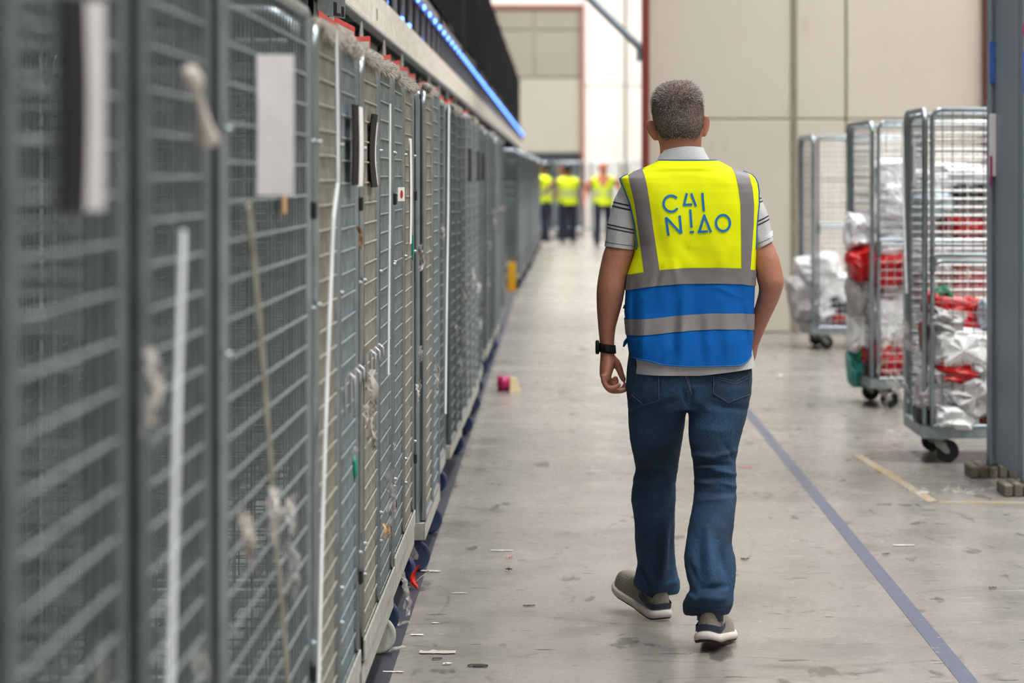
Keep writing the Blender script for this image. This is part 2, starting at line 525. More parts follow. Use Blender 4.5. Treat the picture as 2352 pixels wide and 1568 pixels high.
for nm, a, lab in (('wall_left', (-14.3, -14, -10, 80), 'plain pale wall far to the left of the sorter'),
                   ('wall_right', (14, 14.3, -10, 80), 'plain pale wall far to the right'),
                   ('wall_front', (-14, 14, -10.3, -10), 'plain pale wall behind the viewpoint')):
    tag(MB().box(a[0], a[1], a[2], a[3], 0, CEIL+.3).build(nm, M['panel']), lab, 'wall', kind='structure')
tag(MB().box(-14.3, 14.3, -10.3, 80, CEIL+.3, CEIL+.5).build('ceiling', M['ceiling']), 'white warehouse roof liner high above the aisle', 'ceiling', kind='structure')

# ================================================================== ROLL CAGES
random.seed(7)
CACHE = {}
def cached(key, fn):
    if key not in CACHE: CACHE[key] = fn()
    return CACHE[key]
ZB, ZT = .19, 1.785
def rounded_frame(w, z0, z1, rc, both=True):
    """closed frame path in the y,z plane"""
    pts = []
    for (cy, cz, a0) in ((rc, z1-rc, PI), (w-rc, z1-rc, PI/2)):
        for k in range(6):
            a = a0-k*PI/10
            pts.append((0, cy+rc*math.cos(a), cz+rc*math.sin(a)))
    return [(0, 0, z0)]+pts+[(0, w, z0)]
def gate_frame_mesh(w, z0, z1, r=.0125, rc=.055):
    def f():
        mb = MB()
        mb.tube(rounded_frame(w, z0, z1, rc), r, 8)
        mb.rod((0, 0, z0), (0, w, z0), r*.85, 8)
        me = mb.mesh('gate_frame', M['zinc'], True)
        return me
    return cached(('gf', round(w, 3), z0, z1, r), f)
def wire_mesh(w, z0, z1, hp, vp, rh=.0026, rv=.002, n=4, bar=None):
    def f():
        mb = MB()
        nh = max(1, int((z1-z0)/hp))
        for k in range(1, nh):
            z = z0+(z1-z0)*k/nh
            mb.rod((.004, 0, z), (.004, w, z), rh, n+2)
        nv = max(1, int(w/vp))
        for k in range(1, nv):
            y = w*k/nv
            mb.rod((-.0005, y, z0), (-.0005, y, z1), rv, n)
        return mb.mesh('wire_mesh', M['zinc'], True, fix=False)
    return cached(('wm', round(w, 3), z0, z1, hp, vp, rh, rv), f)
def side_frame_mesh(dep, z1):
    def f():
        mb = MB()
        rc = .07
        pts = [(0, 0, .15)]
        for (cx, a0) in ((-rc, 0), (-dep+rc, PI/2)):
            for k in range(6):
                a = a0+k*PI/10
                pts.append((cx+rc*math.cos(a), 0, z1-rc+rc*math.sin(a)))
        pts.append((-dep, 0, .15))
        mb.tube(pts, .015, 8)
        return mb.mesh('side_frame', M['zinc'], True)
    return cached(('sf', dep, z1), f)
def base_mesh(w, dep):
    def f():
        mb = MB()
        z0, z1 = .128, ZB
        t = .004
        for (x0, x1, y0, y1) in ((-.035, .004, 0, w), (-dep-.004, -dep+.035, 0, w)):
            mb.cbox(x0, x1, y0, y1, z1-t, z1, .001)
        mb.cbox(.0, .004, 0, w, z0, z1, .001)
        mb.cbox(-dep-.004, -dep, 0, w, z0, z1, .001)
        for y in (0, w-.04):
            mb.cbox(-dep, 0, y, y+.04, z0, z1-t, .002)
        for k in range(1, 6):
            x = -dep*k/6
            mb.cbox(x-.03, x+.03, .04, w-.04, z1-.03, z1-.012, .002)
        return mb.mesh('base_frame', M['deck'])
    return cached(('b', round(w, 3), dep), f)
def caster_meshes():
    def f():
        mb = MB()
        mb.cbox(-.045, .045, -.04, .04, .118, .128, .002)
        mb.rod((0, 0, .100), (0, 0, .120), .024, 12, True)
        for s in (-1, 1):
            # tapered fork cheek
            y0, y1 = s*.021, s*.025
            poly = [(-.028, .104), (.028, .104), (.050, .062), (.046, .046), (.030, .046), (-.02, .085)]
            vs_ = [(p[0], y0, p[1]) for p in poly]+[(p[0], y1, p[1]) for p in poly]
            n = len(poly)
            mb.add(vs_, [tuple(range(n)), tuple(range(2*n-1, n-1, -1))]+[(i, (i+1) % n, n+(i+1) % n, n+i) for i in range(n)])
        mb.cbox(-.028, .028, -.025, .025, .100, .104, .001)
        mb.rod((.038, -.031, .058), (.038, .031, .058), .008, 8, True)
        fork = mb.mesh('fork', M['fork'])
        mw = MB()
        prof = [(.010, -.014), (.034, -.011), (.044, -.013), (.052, -.016), (.0575, -.011), (.058, 0), (.0575, .011), (.052, .016), (.044, .013), (.034, .011), (.010, .014)]
        mw.lathe(prof, 26, 'Y', (0, 0, 0))
        wheel = mw.mesh('wheel', M['rubber_blue'], True)
        return fork, wheel
    return cached('caster', f)

def make_cage(x, y, w, dep, rz, label, mats, gates, group=None, wheel='rubber_blue', back_bars=False, seed=0, hp=.053, vp=.03, split=None, low=False, rvf=.002, turn=None):
    rnd = random.Random(seed*13+5)
    r = empty('roll_cage', (x, y, 0), rz)
    tag(r, label, 'roll cage', group)
    fr = 'tube_dark' if mats[0] == 'zinc_dark' else 'tube'
    put('base_frame', base_mesh(w, dep), r, (0, 0, 0), (0, 0, 0), M['zinc' if split else 'deck'])
    fork, wh = caster_meshes()
    for (cx, cy) in ((-.078, .10), (-.078, w-.10), (-dep+.09, .10), (-dep+.09, w-.10)):
        a = rnd.uniform(-.35, .35)+(rnd.choice((0, 0, PI)) if turn is None else turn)
        c = put('caster', fork, r, (cx, cy, 0), (0, 0, a))
        put('wheel', wh, c, (.038, 0, .058), (0, 0, 0), M[wheel])
    for yy in (.018, w-.018):
        s = put('side_frame', side_frame_mesh(dep, ZT), r, (-.03, yy, 0), (0, 0, 0), M[fr])
        # the mesh template lies in the y,z plane: turn it into the x,z plane
        put('wire_mesh', wire_mesh(dep, .2, ZT-.02, .10 if low else .053, .05), s, (0, 0, 0), (0, 0, PI/2), M[mats[-1]])
    b = put('back_frame', gate_frame_mesh(w-.07, ZB, ZT-.01), r, (-dep+.0, .035, 0), (0, 0, 0), M[fr])
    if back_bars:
        put('wire_mesh', wire_mesh(w-.07, ZB, ZT-.02, .043, .10, .0062, .0022), b, (0, 0, 0), (0, 0, 0), M['bar_lit'])
    else:
        put('wire_mesh', wire_mesh(w-.07, ZB, ZT-.02, .106 if low else .053, .04), b, (0, 0, 0), (0, 0, 0), M[mats[-1]])
    n = len(gates)
    gw = (w-.07)/n
    if split:
        for (z0, z1) in ((ZB, split-.02), (split+.012, ZT)):
            g = put('gate', gate_frame_mesh(w-.10, z0, z1, .0125, .05), r, (0, .05, 0), (0, 0, 0), M[fr])
            put('wire_mesh', wire_mesh(w-.10, z0, z1, .0517, .05, .0021, .0021), g, (0, 0, 0), (0, 0, 0), M[gates[0]])
        la = MB().cbox(-.012, .02, .036, .066, split-.07, split+.01, .003)
        la.rod((.02, .05, split-.09), (.02, .05, split+.05), .005, 8, True)
        la.build('latch', M['zinc_dark'], r)
    else:
        for k, gm in enumerate(gates):
            top = ZT-rnd.uniform(0, .03)
            top = round(top, 2)
            g = put('gate', gate_frame_mesh(gw-.022, ZB+.005, top), r, (-.006, .035+k*gw+.011, 0), (0, 0, 0), M[fr])
            put('wire_mesh', wire_mesh(gw-.022, ZB+.005, top-.005, hp, vp, .0027, rvf), g, (0, 0, 0), (0, 0, 0), M[gm])
    return r

# --- bits stuck to the cages
def crumple(mb, p, size, rnd, n=10, m=4, hang=1.0, dirn=None):
    """a crumpled ribbon of torn film starting at p"""
    p = Vector(p)
    d = Vector((rnd.uniform(-.02, .14), rnd.uniform(-.6, .6), -hang)).normalized() if dirn is None else Vector(dirn).normalized()
    s = d.cross(Vector((rnd.uniform(.2, 1), rnd.uniform(-1, 1), rnd.uniform(-.3, .3)))).normalized()
    nn = d.cross(s)
    rows = []
    for i in range(n+1):
        t = i/n
        wd = size*(.12+.16*rnd.random())*(1-.5*t)
        q = p+d*size*t+nn*size*.07*math.sin(t*7+rnd.random()*2)+s*size*.06*rnd.uniform(-1, 1)
        rows.append([q+s*wd*(j/m-.5)*2*.5+nn*size*.05*rnd.uniform(-1, 1) for j in range(m+1)])
    vs_ = [v for r_ in rows for v in r_]
    w = m+1
    mb.add(vs_, [(i*w+j, i*w+j+1, (i+1)*w+j+1, (i+1)*w+j) for i in range(n) for j in range(m)])
def film(parent, p, size, mat, seed, name='torn_film', count=3, hang=1.0):
    rnd = random.Random(seed)
    mb = MB()
    for k in range(count):
        crumple(mb, Vector(p)+Vector((rnd.uniform(0, .012), rnd.uniform(-.3, .3)*size, rnd.uniform(-.2, .2)*size)), size*rnd.uniform(.6, 1.1), rnd, hang=hang)
    return mb.build(name, M[mat], parent, True, fix=False)
def fuzz(parent, y0, y1, z, seed, mat='fibre', x=0.0):
    """frayed dusty wrapping left along a gate's top rail: a lumpy sleeve with loose fibres"""
    rnd = random.Random(seed)
    mb = MB()
    n = max(8, int((y1-y0)/.022))
    pts, rs = [], []
    for i in range(n+1):
        t = i/n
        pts.append((x+rnd.uniform(-.008, .008), y0+(y1-y0)*t, z+rnd.uniform(-.008, .008)))
        rs.append(.013+.011*rnd.random()*rnd.random())
    mb.tube(pts, rs, 9)
    for k in range(int((y1-y0)*1500)):
        yy = rnd.uniform(y0, y1); a = rnd.uniform(0, 2*PI)
        b = Vector((x+.013*math.cos(a), yy, z+.013*math.sin(a)))
        e = b+Vector((math.cos(a)*.02, rnd.uniform(-.02, .02), math.sin(a)*.02-.004))*rnd.uniform(.4, 1.3)
        s = Vector((0, .0016, .0012))
        mb.add([b-s, b+s, e], [(0, 1, 2)])
    return mb.build('frayed_wrapping', M[mat], parent, True, fix=False)
def plate(parent, x, y, z0, z1, w, rz=0.0, black=False, bend=0.0, name='label_plate', mat=None):
    """label plate hung on the mesh; local plane y,z; thickness along x"""
    n = 10
    def fn(s):
        return lambda u, v: (s*.0016+bend*math.sin(PI*v)+.5*bend*u*u, (u-.5)*w*(1-.12*abs(bend)/.02*math.sin(PI*v)), z0+(z1-z0)*v)
    mb = MB()
    mb.grid(fn(1), 4, n); mb.grid(fn(-1), 4, n)
    o = mb.build(name, mat or M['black_plastic' if black else 'white_plastic'], parent, True, (x, y, 0), (0, 0, rz), fix=False)
    return o
def strap(parent, pts, w=.014, mat='strap', name='strap'):
    """flat plastic strapping facing +x"""
    mb = MB()
    pts = [Vector(p) for p in pts]
    rows = []
    for i, p in enumerate(pts):
        a = pts[max(i-1, 0)]; b = pts[min(i+1, len(pts)-1)]
        t = (b-a).normalized(); s = Vector((.35, .94, 0)); s = (s-t*s.dot(t)).normalized()*w/2
        nn = t.cross(s).normalized()*.0015
        rows.append([p-s-nn, p+s-nn, p+s+nn, p-s+nn])
    mb.loft(rows)
    return mb.build(name, M[mat], parent)

FX = -.50          # plane of the left row's gates
def ly(px, x=FX): return F*(-x)/(VX-px)      # depth at which the left row's plane projects to this column
def lz(py, d): return CAMH-(py-HY)*d/F

# ---- left row, nearest cages one by one
row = 'roll cages standing in the long left row'
cA = make_cage(FX, 2.36, .69, .8, 0, 'nearest blurred roll cage in the left row, with a black and white plate', ['zinc_dark', 'zinc'], ['zinc'], row, seed=1, hp=.055, vp=.06)
cB = make_cage(FX, 3.14, .645, .8, 0, 'second roll cage in the left row, with a bright white strip down its gate', ['zinc_dark', 'zinc'], ['zinc'], row, seed=2, hp=.053, vp=.05)
cC = make_cage(FX, 3.90, 1.45, .8, 0, 'third roll cage in the left row, wide, with a blank white plate on its mesh', ['zinc_blue', 'zinc_dark'], ['zinc'], row, seed=3, hp=.060, vp=.055)
cD = make_cage(FX, 5.42, 1.20, .8, 0, 'fourth roll cage in the left row, with a thin slanting strap and green tag', ['zinc_blue', 'zinc_dark'], ['zinc_warm', 'zinc_blue'], row, seed=4, vp=.028)
cE = make_cage(FX, 6.72, 1.30, .8, 0, 'fifth roll cage in the left row, with a bent black plate and pale deck rail', ['zinc_blue', 'zinc_dark'], ['zinc_warm', 'zinc'], row, seed=5, vp=.028, wheel='rubber_grey')
cF = make_cage(FX-.01, 8.16, 1.22, .8, 0, 'sixth roll cage in the left row, with a red and white sticker', ['zinc', 'zinc_dark'], ['zinc', 'zinc_warm'], row, seed=6, vp=.03)
ORD = ['seventh', 'eighth', 'ninth', 'tenth', 'eleventh', 'twelfth', 'thirteenth', 'fourteenth', 'fifteenth', 'sixteenth', 'seventeenth', 'eighteenth', 'nineteenth', 'twentieth',
       'twenty-first', 'twenty-second', 'twenty-third', 'twenty-fourth', 'twenty-fifth', 'twenty-sixth', 'twenty-seventh', 'twenty-eighth', 'twenty-ninth', 'thirtieth', 'thirty-first', 'thirty-second', 'thirty-third', 'thirty-fourth', 'thirty-fifth', 'thirty-sixth']
y = 9.48
left_cages = []
k = 0
rr = random.Random(3)
while y < 25.2:
    mm = rr.choice((['zinc', 'zinc_dark'], ['zinc_blue', 'zinc_dark'], ['zinc_bright', 'zinc_dark'], ['zinc_dark', 'zinc_dark']))
    gm = [rr.choice(('zinc', 'zinc_warm', 'zinc_blue', 'zinc_dark')) for _ in range(2)]
    c = make_cage(FX+rr.uniform(-.035, .03), y, 1.2, .8, rr.uniform(-.014, .014), 'galvanized roll cage, %s from the camera in the left row' % ORD[k], mm, gm, row, seed=20+k, vp=.035, low=True,
                  wheel='rubber_blue')
    left_cages.append((c, y))
    y += 1.2+rr.choice((.05, .09, .16)); k += 1
y = 33.6
k2 = 0
while y < 53:
    c = make_cage(FX+.05+(y-33)*.007+rr.uniform(-.02, .02), y, 1.2, .8, 0, 'roll cage beyond the yellow stop in the left row, %s one of that far stretch' % (['first', 'second', 'third', 'fourth', 'fifth', 'sixth']+ORD)[k2],
                  ['zinc', 'zinc_dark'], [rr.choice(('zinc', 'zinc_blue')) for _ in range(2)], 'far stretch of the left row', seed=60+k2, vp=.06, hp=.07, low=True)
    y += 1.27; k2 += 1

# details on the near cages (children; coordinates local to each cage: x outwards, y along the row)
def loc(c, px, py, x=FX):
    d = ly(px, x)
    return d-c.location.y, lz(py, d)
# plates
yy, z = loc(cA, 205, 20); z1 = lz(20, ly(205)); z0 = lz(480, ly(205))
plate(cA, .022, ly(207, FX+.022)-2.36, z0, z1, .030, -1.25, False, .003)
plate(cA, .012, ly(164, FX+.012)-2.36, z0+.0, z1, .085, -.08, True, .003)
z1 = lz(145, ly(632)); z0 = lz(445, ly(632))
plate(cC, .036, ly(632, FX+.036)-3.90, z0, z1, .062, -1.3, False, .004)
plate(cC, .008, ly(642)-3.90, lz(490, ly(642)), z0, .07, 0, False, .0, 'paper_tag', M['tape_brown'])
yq = ly(800); plate(cD, .016, yq-5.42, lz(425, yq), lz(240, yq), .10, -.06, True, .002); plate(cD, .020, yq+.085-5.42, lz(428, yq), lz(243, yq), .10, -.05, False, .002)
yq = ly(852); plate(cE, .012, yq-6.72, lz(430, yq), lz(262, yq), .15, -.06, True, -.008); plate(cE, .012, yq+.09-6.72, lz(425, yq), lz(280, yq), .05, -.05, False, -.006)
yq = ly(931, -.51); plate(cF, .016, yq-8.16, lz(560, yq), lz(318, yq), .09, -.02, False, .002)
# sticker with a red emblem on the sixth cage
yq = ly(909, -.51)
st = MB().cbox(-.001, .001, -.035, .035, lz(462, yq), lz(430, yq), .0004).build('sticker', M['paper'], cF, False, (.016, yq-8.16+.02, 0), (0, 0, -.25))
MB().lathe([(0, .0), (.013, 0), (.013, .001), (0, .001)], 20, 'X', (.0012, 0, lz(446, yq))).build('red_emblem', plain('sticker red', rgb(170, 40, 34), .6), st)
yq = ly(938, -.51)
MB().cbox(0, .006, -.012, .012, lz(596, yq), lz(538, yq), .001).build('green_tape', M['green_plastic'], cF, False, (.012, yq-8.16, 0))
# straps, plus white strips standing in for highlights on posts
def cage_strap(c, pts, w, x=.02, **k):
    out = []
    for (px, py) in pts:
        d = ly(px, FX+x)
        out.append((x, d-c.location.y, lz(py, d)))
    strap(c, out, w, **k)
cage_strap(cB, [(421, 528), (415, 700), (408, 900), (403, 1100), (397, 1350), (390, 1600)], .012, .03)
cage_strap(cD, [(772, 70), (775, 250), (776, 420), (766, 500), (756, 750), (747, 1000), (738, 1290), (731, 1600)], .011, .02)
cage_strap(cC, [(570, 470), (580, 560), (592, 700), (606, 860), (620, 1050), (634, 1250), (655, 1480), (664, 1600)], .012, .012, mat='zinc_warm')
cage_strap(cE, [(896, 238), (895, 500), (892, 860)], .010, .024)  # white strip in place of the highlight down a gate post
cage_strap(left_cages[0][0], [(1017, 240), (1015, 500), (1012, 700), (1009, 950)], .016, .024)  # another post highlight, built as a white strip
# white knotted rag hanging between the second and third cage
rag = MB()
def rag_pt(px, py, x=.05): 
    d = ly(px, FX+x); return Vector((x, d-3.90, lz(py, d)))
rag.tube([rag_pt(436, 165), rag_pt(442, 185), rag_pt(452, 215), rag_pt(462, 250), rag_pt(470, 290), rag_pt(474, 318), rag_pt(474, 338)], [.010, .014, .006, .006, .011, .017, .012], 8)
rag.build('knotted_rag', plain('dirty white cotton', rgb(222, 214, 208), .9), cC, True)
# green tag, brown tape, torn films on the fourth to seventh cages
def at(c, px, py, x=.02):
    d = ly(px, FX+x); return (x, d-c.location.y, lz(py, d))
g = MB(); a = Vector(at(cD, 812, 1045)); 
g.tube([a, a+Vector((.003, .005, -.02)), a+Vector((.004, 0, -.045)), a+Vector((.002, .003, -.06))], [.006, .012, .011, .003], 8, flat=.5)
g.build('green_tag', M['green_plastic'], cD, True)
film(cD, at(cD, 812, 1030), .035, 'film', 31)
for j, (px, py) in enumerate(((793, 870), (806, 858), (815, 850), (842, 815), (852, 808), (861, 800))):
    c_ = Vector(at(cD if px < 825 else cE, px, py, .012))
    off = 0 if px < 825 else (6.72-5.42)
    c_.y += off
    hk = MB(); hk.tube([c_+Vector((0, 0, -.09)), c_, c_+Vector((.012, 0, .012)), c_+Vector((.022, 0, .002)), c_+Vector((.022, 0, -.02))], .0035, 6)
    hk.build('wire_hook', M['zinc_bright'], cD, True)
for c, px, py, s, mt, n in ((cE, 893, 1090, .13, 'film', 4), (cE, 884, 1200, .05, 'tape_brown', 2), (cC, 620, 1140, .10, 'film', 6), (cC, 655, 1150, .07, 'film', 5), (cC, 660, 1260, .09, 'film', 4), (cC, 560, 1180, .08, 'film_dirty', 4),
                            (cE, 850, 860, .10, 'film_dirty', 5), (cE, 845, 940, .10, 'film_dirty', 4), (cD, 815, 520, .06, 'tape_brown', 2), (cF, 968, 560, .10, 'film_dirty', 3), (cF, 970, 800, .06, 'film', 3),
                            (cE, 905, 1010, .05, 'film', 2), (cF, 935, 1330, .12, 'film', 5), (cF, 962, 870, .08, 'film', 4), (cB, 440, 1490, .05, 'film', 3), (cA, 225, 1475, .05, 'film', 2), (cB, 330, 930, .06, 'film', 2), (cB, 340, 820, .10, 'film_dirty', 3)):
    film(c, at(c, px, py), s, mt, int(px*7+py), count=n)
for i, (c, yc) in enumerate(left_cages):
    for q in range(2):
        film(c, (.006, rr.uniform(.1, 1.1), rr.uniform(.45, 1.25)), rr.uniform(.05, .11), rr.choice(('film', 'film_dirty', 'film')), 500+i*3+q, count=4)
    if i % 2 == 0:
        fuzz(c, .08, rr.uniform(.4, 1.1), ZT-.012, 900+i)
    if i in (3, 4, 5):
        plate(c, .014, .75, 1.42, 1.60, .22, -.03, True, .002)
fuzz(cD, .07, .60, ZT-.02, 1); fuzz(cD, .64, 1.14, ZT-.02, 2); fuzz(cE, .10, .62, ZT-.02, 3); fuzz(cE, .70, 1.22, ZT-.02, 4); fuzz(cF, .10, .58, ZT-.02, 5); fuzz(cF, .64, 1.10, ZT-.02, 6)
# bolts on the gate posts
for c, ys in ((cD, (.03, .6, 1.17)), (cE, (.03, .65, 1.27)), (cF, (.03, .61, 1.19)), (cC, (.03, 1.41))):
    for y_ in ys:
        for z_ in (.42, .50, 1.18, 1.52):
            MB().rod((.006, y_, z_), (.014, y_, z_), .0065, 10, True, .005).build('bolt', M['zinc'], c)
    for z_ in (.44, 1.38):
        MB().cbox(.004, .016, ys[-1]-.012, ys[-1]+.012, z_-.018, z_+.018, .003).build('rubber_buffer', M['rubber'], c)
# kick rail plates along the foot of fifth and sixth cage
for c, w in ((cE, 1.30), (cF, 1.22), (cD, 1.2)):
    MB().cbox(.004, .010, .02, w-.02, .20, .255, .002).build('kick_plate', M['deck'], c)

# ================================================================== PARCEL SORTER over the left row
SX = -.75
M['beam'] = plain('scratched cream steel beam', rgb(226, 220, 208), .5, .0, var=.2, scale=9, stretch=(1, .6, 2.5), bump=.1, bscale=30)
M['chute'] = plain('dark green chute sheet', rgb(44, 54, 56), .45, .2, var=.25, scale=4)
M['net'] = plain('black safety net cloth', rgb(17, 17, 19), .9, var=.8, scale=6, stretch=(1, 1.6, .22), bump=.5, bscale=14, spec=.05)
M['divider'] = plain('grey divider bar', rgb(150, 154, 164), .4, .3, var=.1)
M['sign_red'] = plain('red sign plastic', rgb(196, 32, 30), .4, var=.08)
M['led'] = plain('lit blue indicator', rgb(20, 60, 255), .3, emit=(.05, .16, 1.0, 1), estr=15)
M['led_housing'] = plain('blue lamp strip', rgb(22, 60, 210), .4, var=.2, emit=(.01, .07, .9, 1), estr=.08)
sorter = empty('parcel_sorter', (SX, 0, 0))
tag(sorter, 'long parcel sorter above the left cages with blue lamps and black net', 'sorter')
Y0, Y1, PIT = 4.0, 66.0, .675
MB().cbox(-.06, 0, Y0, Y1, 2.07, 2.225, .006).build('side_beam', M['beam'], sorter)
MB().cbox(-.03, .012, Y0, Y1, 2.055, 2.075, .004).build('lower_lip', M['zinc_bright'], sorter)
MB().cbox(-.05, -.02, Y0, Y1-2, 2.225, 2.24, .003).build('divider_rail', M['divider'], sorter)
MB().cbox(-.05, -.02, Y0, Y1-3, 2.445, 2.52, .004).build('upper_rail', M['divider'], sorter)
MB().cbox(-.02, -.012, 13.0, Y1-2, 2.405, 2.445, .002).build('lamp_strip', M['led_housing'], sorter)
MB().box(-.75, -.70, Y0, Y1-6, 1.85, 2.75).build('inner_panel', M['chute'], sorter)
MB().box(-.72, -.03, Y0, Y1-4, 2.53, 2.56).build('carrier_deck', M['chute'], sorter)
MB().box(-1.05, -1.0, .5, Y1-8, 0, 2.0).build('added_backing', plain('grey backing for dim interiors', rgb(96, 104, 106), .6, var=.3, scale=3, stretch=(1, 3, .3)), sorter)  # added panel; its grey stands in for the dim cage interiors
nb = int((Y1-3-8.0)/PIT)
dv = MB().cbox(-.010, .010, -.012, .012, 2.24, 2.445, .002).mesh('divider', M['divider'])
ledm = MB().lathe([(0, -.006), (.013, -.006), (.016, 0), (.012, .010), (0, .014)], 12, 'X').mesh('lamp', M['led'], True)
fl = MB().cbox(-.012, 0, -.31, .31, 1.815, 2.05, .004)
fl.cbox(0, .012, -.31, -.29, 1.815, 2.05, .002)
flap = fl.mesh('chute_panel', M['chute'])
def sign_meshes():
    s = MB().cbox(-.0015, .0015, -.15, .15, -.030, .034, .001).mesh('sign', M['sign_red'])
    l = MB().cbox(.0016, .0022, -.12, .13, -.022, .014, .0003).mesh('sign_label', plain('white label greyed for shade', rgb(176, 174, 172), .6))  # white label; the shadow it hangs in is painted as grey
    return s, l
sgm, sgl = sign_meshes()
discm = MB().lathe([(0, 0), (.10, 0), (.10, .002), (0, .002)], 24, 'X').mesh('clear_disc', plain('clear plastic disc', rgb(160, 166, 172), .2, trans=.5, alpha=.5))
for k in range(nb):
    y_ = 8.04+PIT*k
    put('divider', dv, sorter, (-.035, y_, 0))
    put('chute_panel', flap, sorter, (-.07, y_+.33, 0))
    if 13.9 < y_ < 62:
        put('lamp', ledm, sorter, (-.012, y_+.33, 2.425))
    if y_ < 22 and k % 5 != 3:
        sg = put('sign', sgm, sorter, (.012, y_+.45+rr.uniform(-.05, .05), 1.945+rr.uniform(-.02, .014)), (rr.uniform(-.10, .10), 0, -.12+rr.uniform(-.07, .05)))
        put('sign_label', sgl, sg)
        if k % 2 == 0: put('clear_disc', discm, sorter, (-.0, y_+.72, 1.95))
for px, rat in ((885, 1.02), (922, 1.02), (939, 1.025), (968, 1.0)):
    py = {885: 5, 922: 45, 939: 60, 968: 98}[px]
    d = .79*F/(VX-px)
    put('lamp', ledm, sorter, (-.04, d, lz(py, d)))
# number plate on a chute (grey, two black strokes)
d = ly(757, SX)
npl = MB().cbox(0, .003, -.14, .14, 1.98, 2.06, .001).build('number_plate', M['zinc_dark'], sorter, False, (.004, d, 0), (0, 0, -.25))
MB().box(.0032, .004, .02, .05, 1.99, 2.03).box(.0032, .004, .02, .09, 1.985, 1.995).box(.0032, .004, .10, .125, 1.985, 2.02).build('number_strokes', M['black_plastic'], npl)
# black net bays with posts
yb = 9.0
while yb < 55.0:
    ye = min(yb+4.2, 55.0)
    def netf(sgn, y0=yb, y1=ye):
        def f(u, v):
            yv = y0+(y1-y0)*u; zv = 2.52+(3.47-2.52)*v
            return (sgn*.003+.02*noise.noise(Vector((yv*.9, zv*1.3, 3)))-.012*math.sin(PI*u)*math.sin(PI*v), yv, zv)
        return f
    mb = MB(); mb.grid(netf(1), 16, 6); mb.grid(netf(-1), 16, 6)
    mb.build('net_panel', M['net'], sorter, True, fix=False)
    MB().cbox(-.03, .0, yb-.015, yb+.015, 2.45, 3.5, .003).build('net_post', M['charcoal'], sorter)
    yb = ye
MB().cbox(-.03, .0, 54.98, 55.02, 2.45, 3.5, .003).build('net_post', M['charcoal'], sorter)
MB().rod((-.012, 9, 3.475), (-.012, 55, 3.475), .012, 6).build('net_rail', M['charcoal'], sorter)
for yl in range(6, 66, 5):
    MB().cbox(-.98, -.90, yl-.04, yl+.04, 0, 2.07, .004).build('support_leg', M['steel_grey'], sorter)
    MB().cbox(-.98, -.0, yl-.03, yl+.03, 2.10, 2.16, .004).build('cross_beam', M['steel_grey'], sorter)

# yellow floor stop where the row is interrupted
ys = empty('guard_post', (-.545, 34.6-1.6, 0))
MB().cbox(-.05, .05, -.02, .02, .01, .36, .006).build('upright_plate', M['yellow_paint'], ys)
MB().cbox(-.07, .03, -.09, .09, 0, .012, .003).build('foot_plate', M['yellow_paint'], ys)
tag(ys, 'small yellow steel guard stop on the floor at the end of the near row', 'guard post')

# ================================================================== LOADED CAGES on the right
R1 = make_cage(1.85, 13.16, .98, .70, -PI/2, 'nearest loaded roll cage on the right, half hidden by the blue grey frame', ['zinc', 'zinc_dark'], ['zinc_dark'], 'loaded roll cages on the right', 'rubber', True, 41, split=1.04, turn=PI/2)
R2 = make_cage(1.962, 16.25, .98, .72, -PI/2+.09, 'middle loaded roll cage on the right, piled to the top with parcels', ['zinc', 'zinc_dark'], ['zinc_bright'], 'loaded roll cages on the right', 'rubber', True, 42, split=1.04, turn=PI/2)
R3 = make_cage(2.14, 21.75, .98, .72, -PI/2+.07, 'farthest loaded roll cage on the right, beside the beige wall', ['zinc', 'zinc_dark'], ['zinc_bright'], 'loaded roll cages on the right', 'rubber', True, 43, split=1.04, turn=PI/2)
# black strip and slanting strap on the nearest one's left side (side at local y = 0)
MB().cbox(-.006, .0, 0, .006, 1.42, 1.61, .002).build('black_strip', M['black_plastic'], R1, False, (-.30, -.012, 0))
MB().cbox(-.09, .0, 0, .003, 1.40, 1.62, .001).build('label_plate', M['white_plastic'], R1, False, (-.20, -.010, 0))
MB().tube([(-.60, -.02, 1.72), (-.56, -.022, 1.35), (-.46, -.022, .95), (-.44, -.02, .84)], .006, 6).build('strap', M['strap'], R1)
for c, p, s, sd in ((R1, (-.45, -.02, .70), .16, 1), (R1, (-.66, -.02, .62), .22, 2), (R1, (-.67, -.03, .40), .20, 5), (R2, (.02, .45, .80), .14, 3), (R2, (.02, .24, .62), .22, 4), (R1, (.01, .22, .98), .06, 6)):
    film(c, p, s, 'film', 700+sd, count=4)

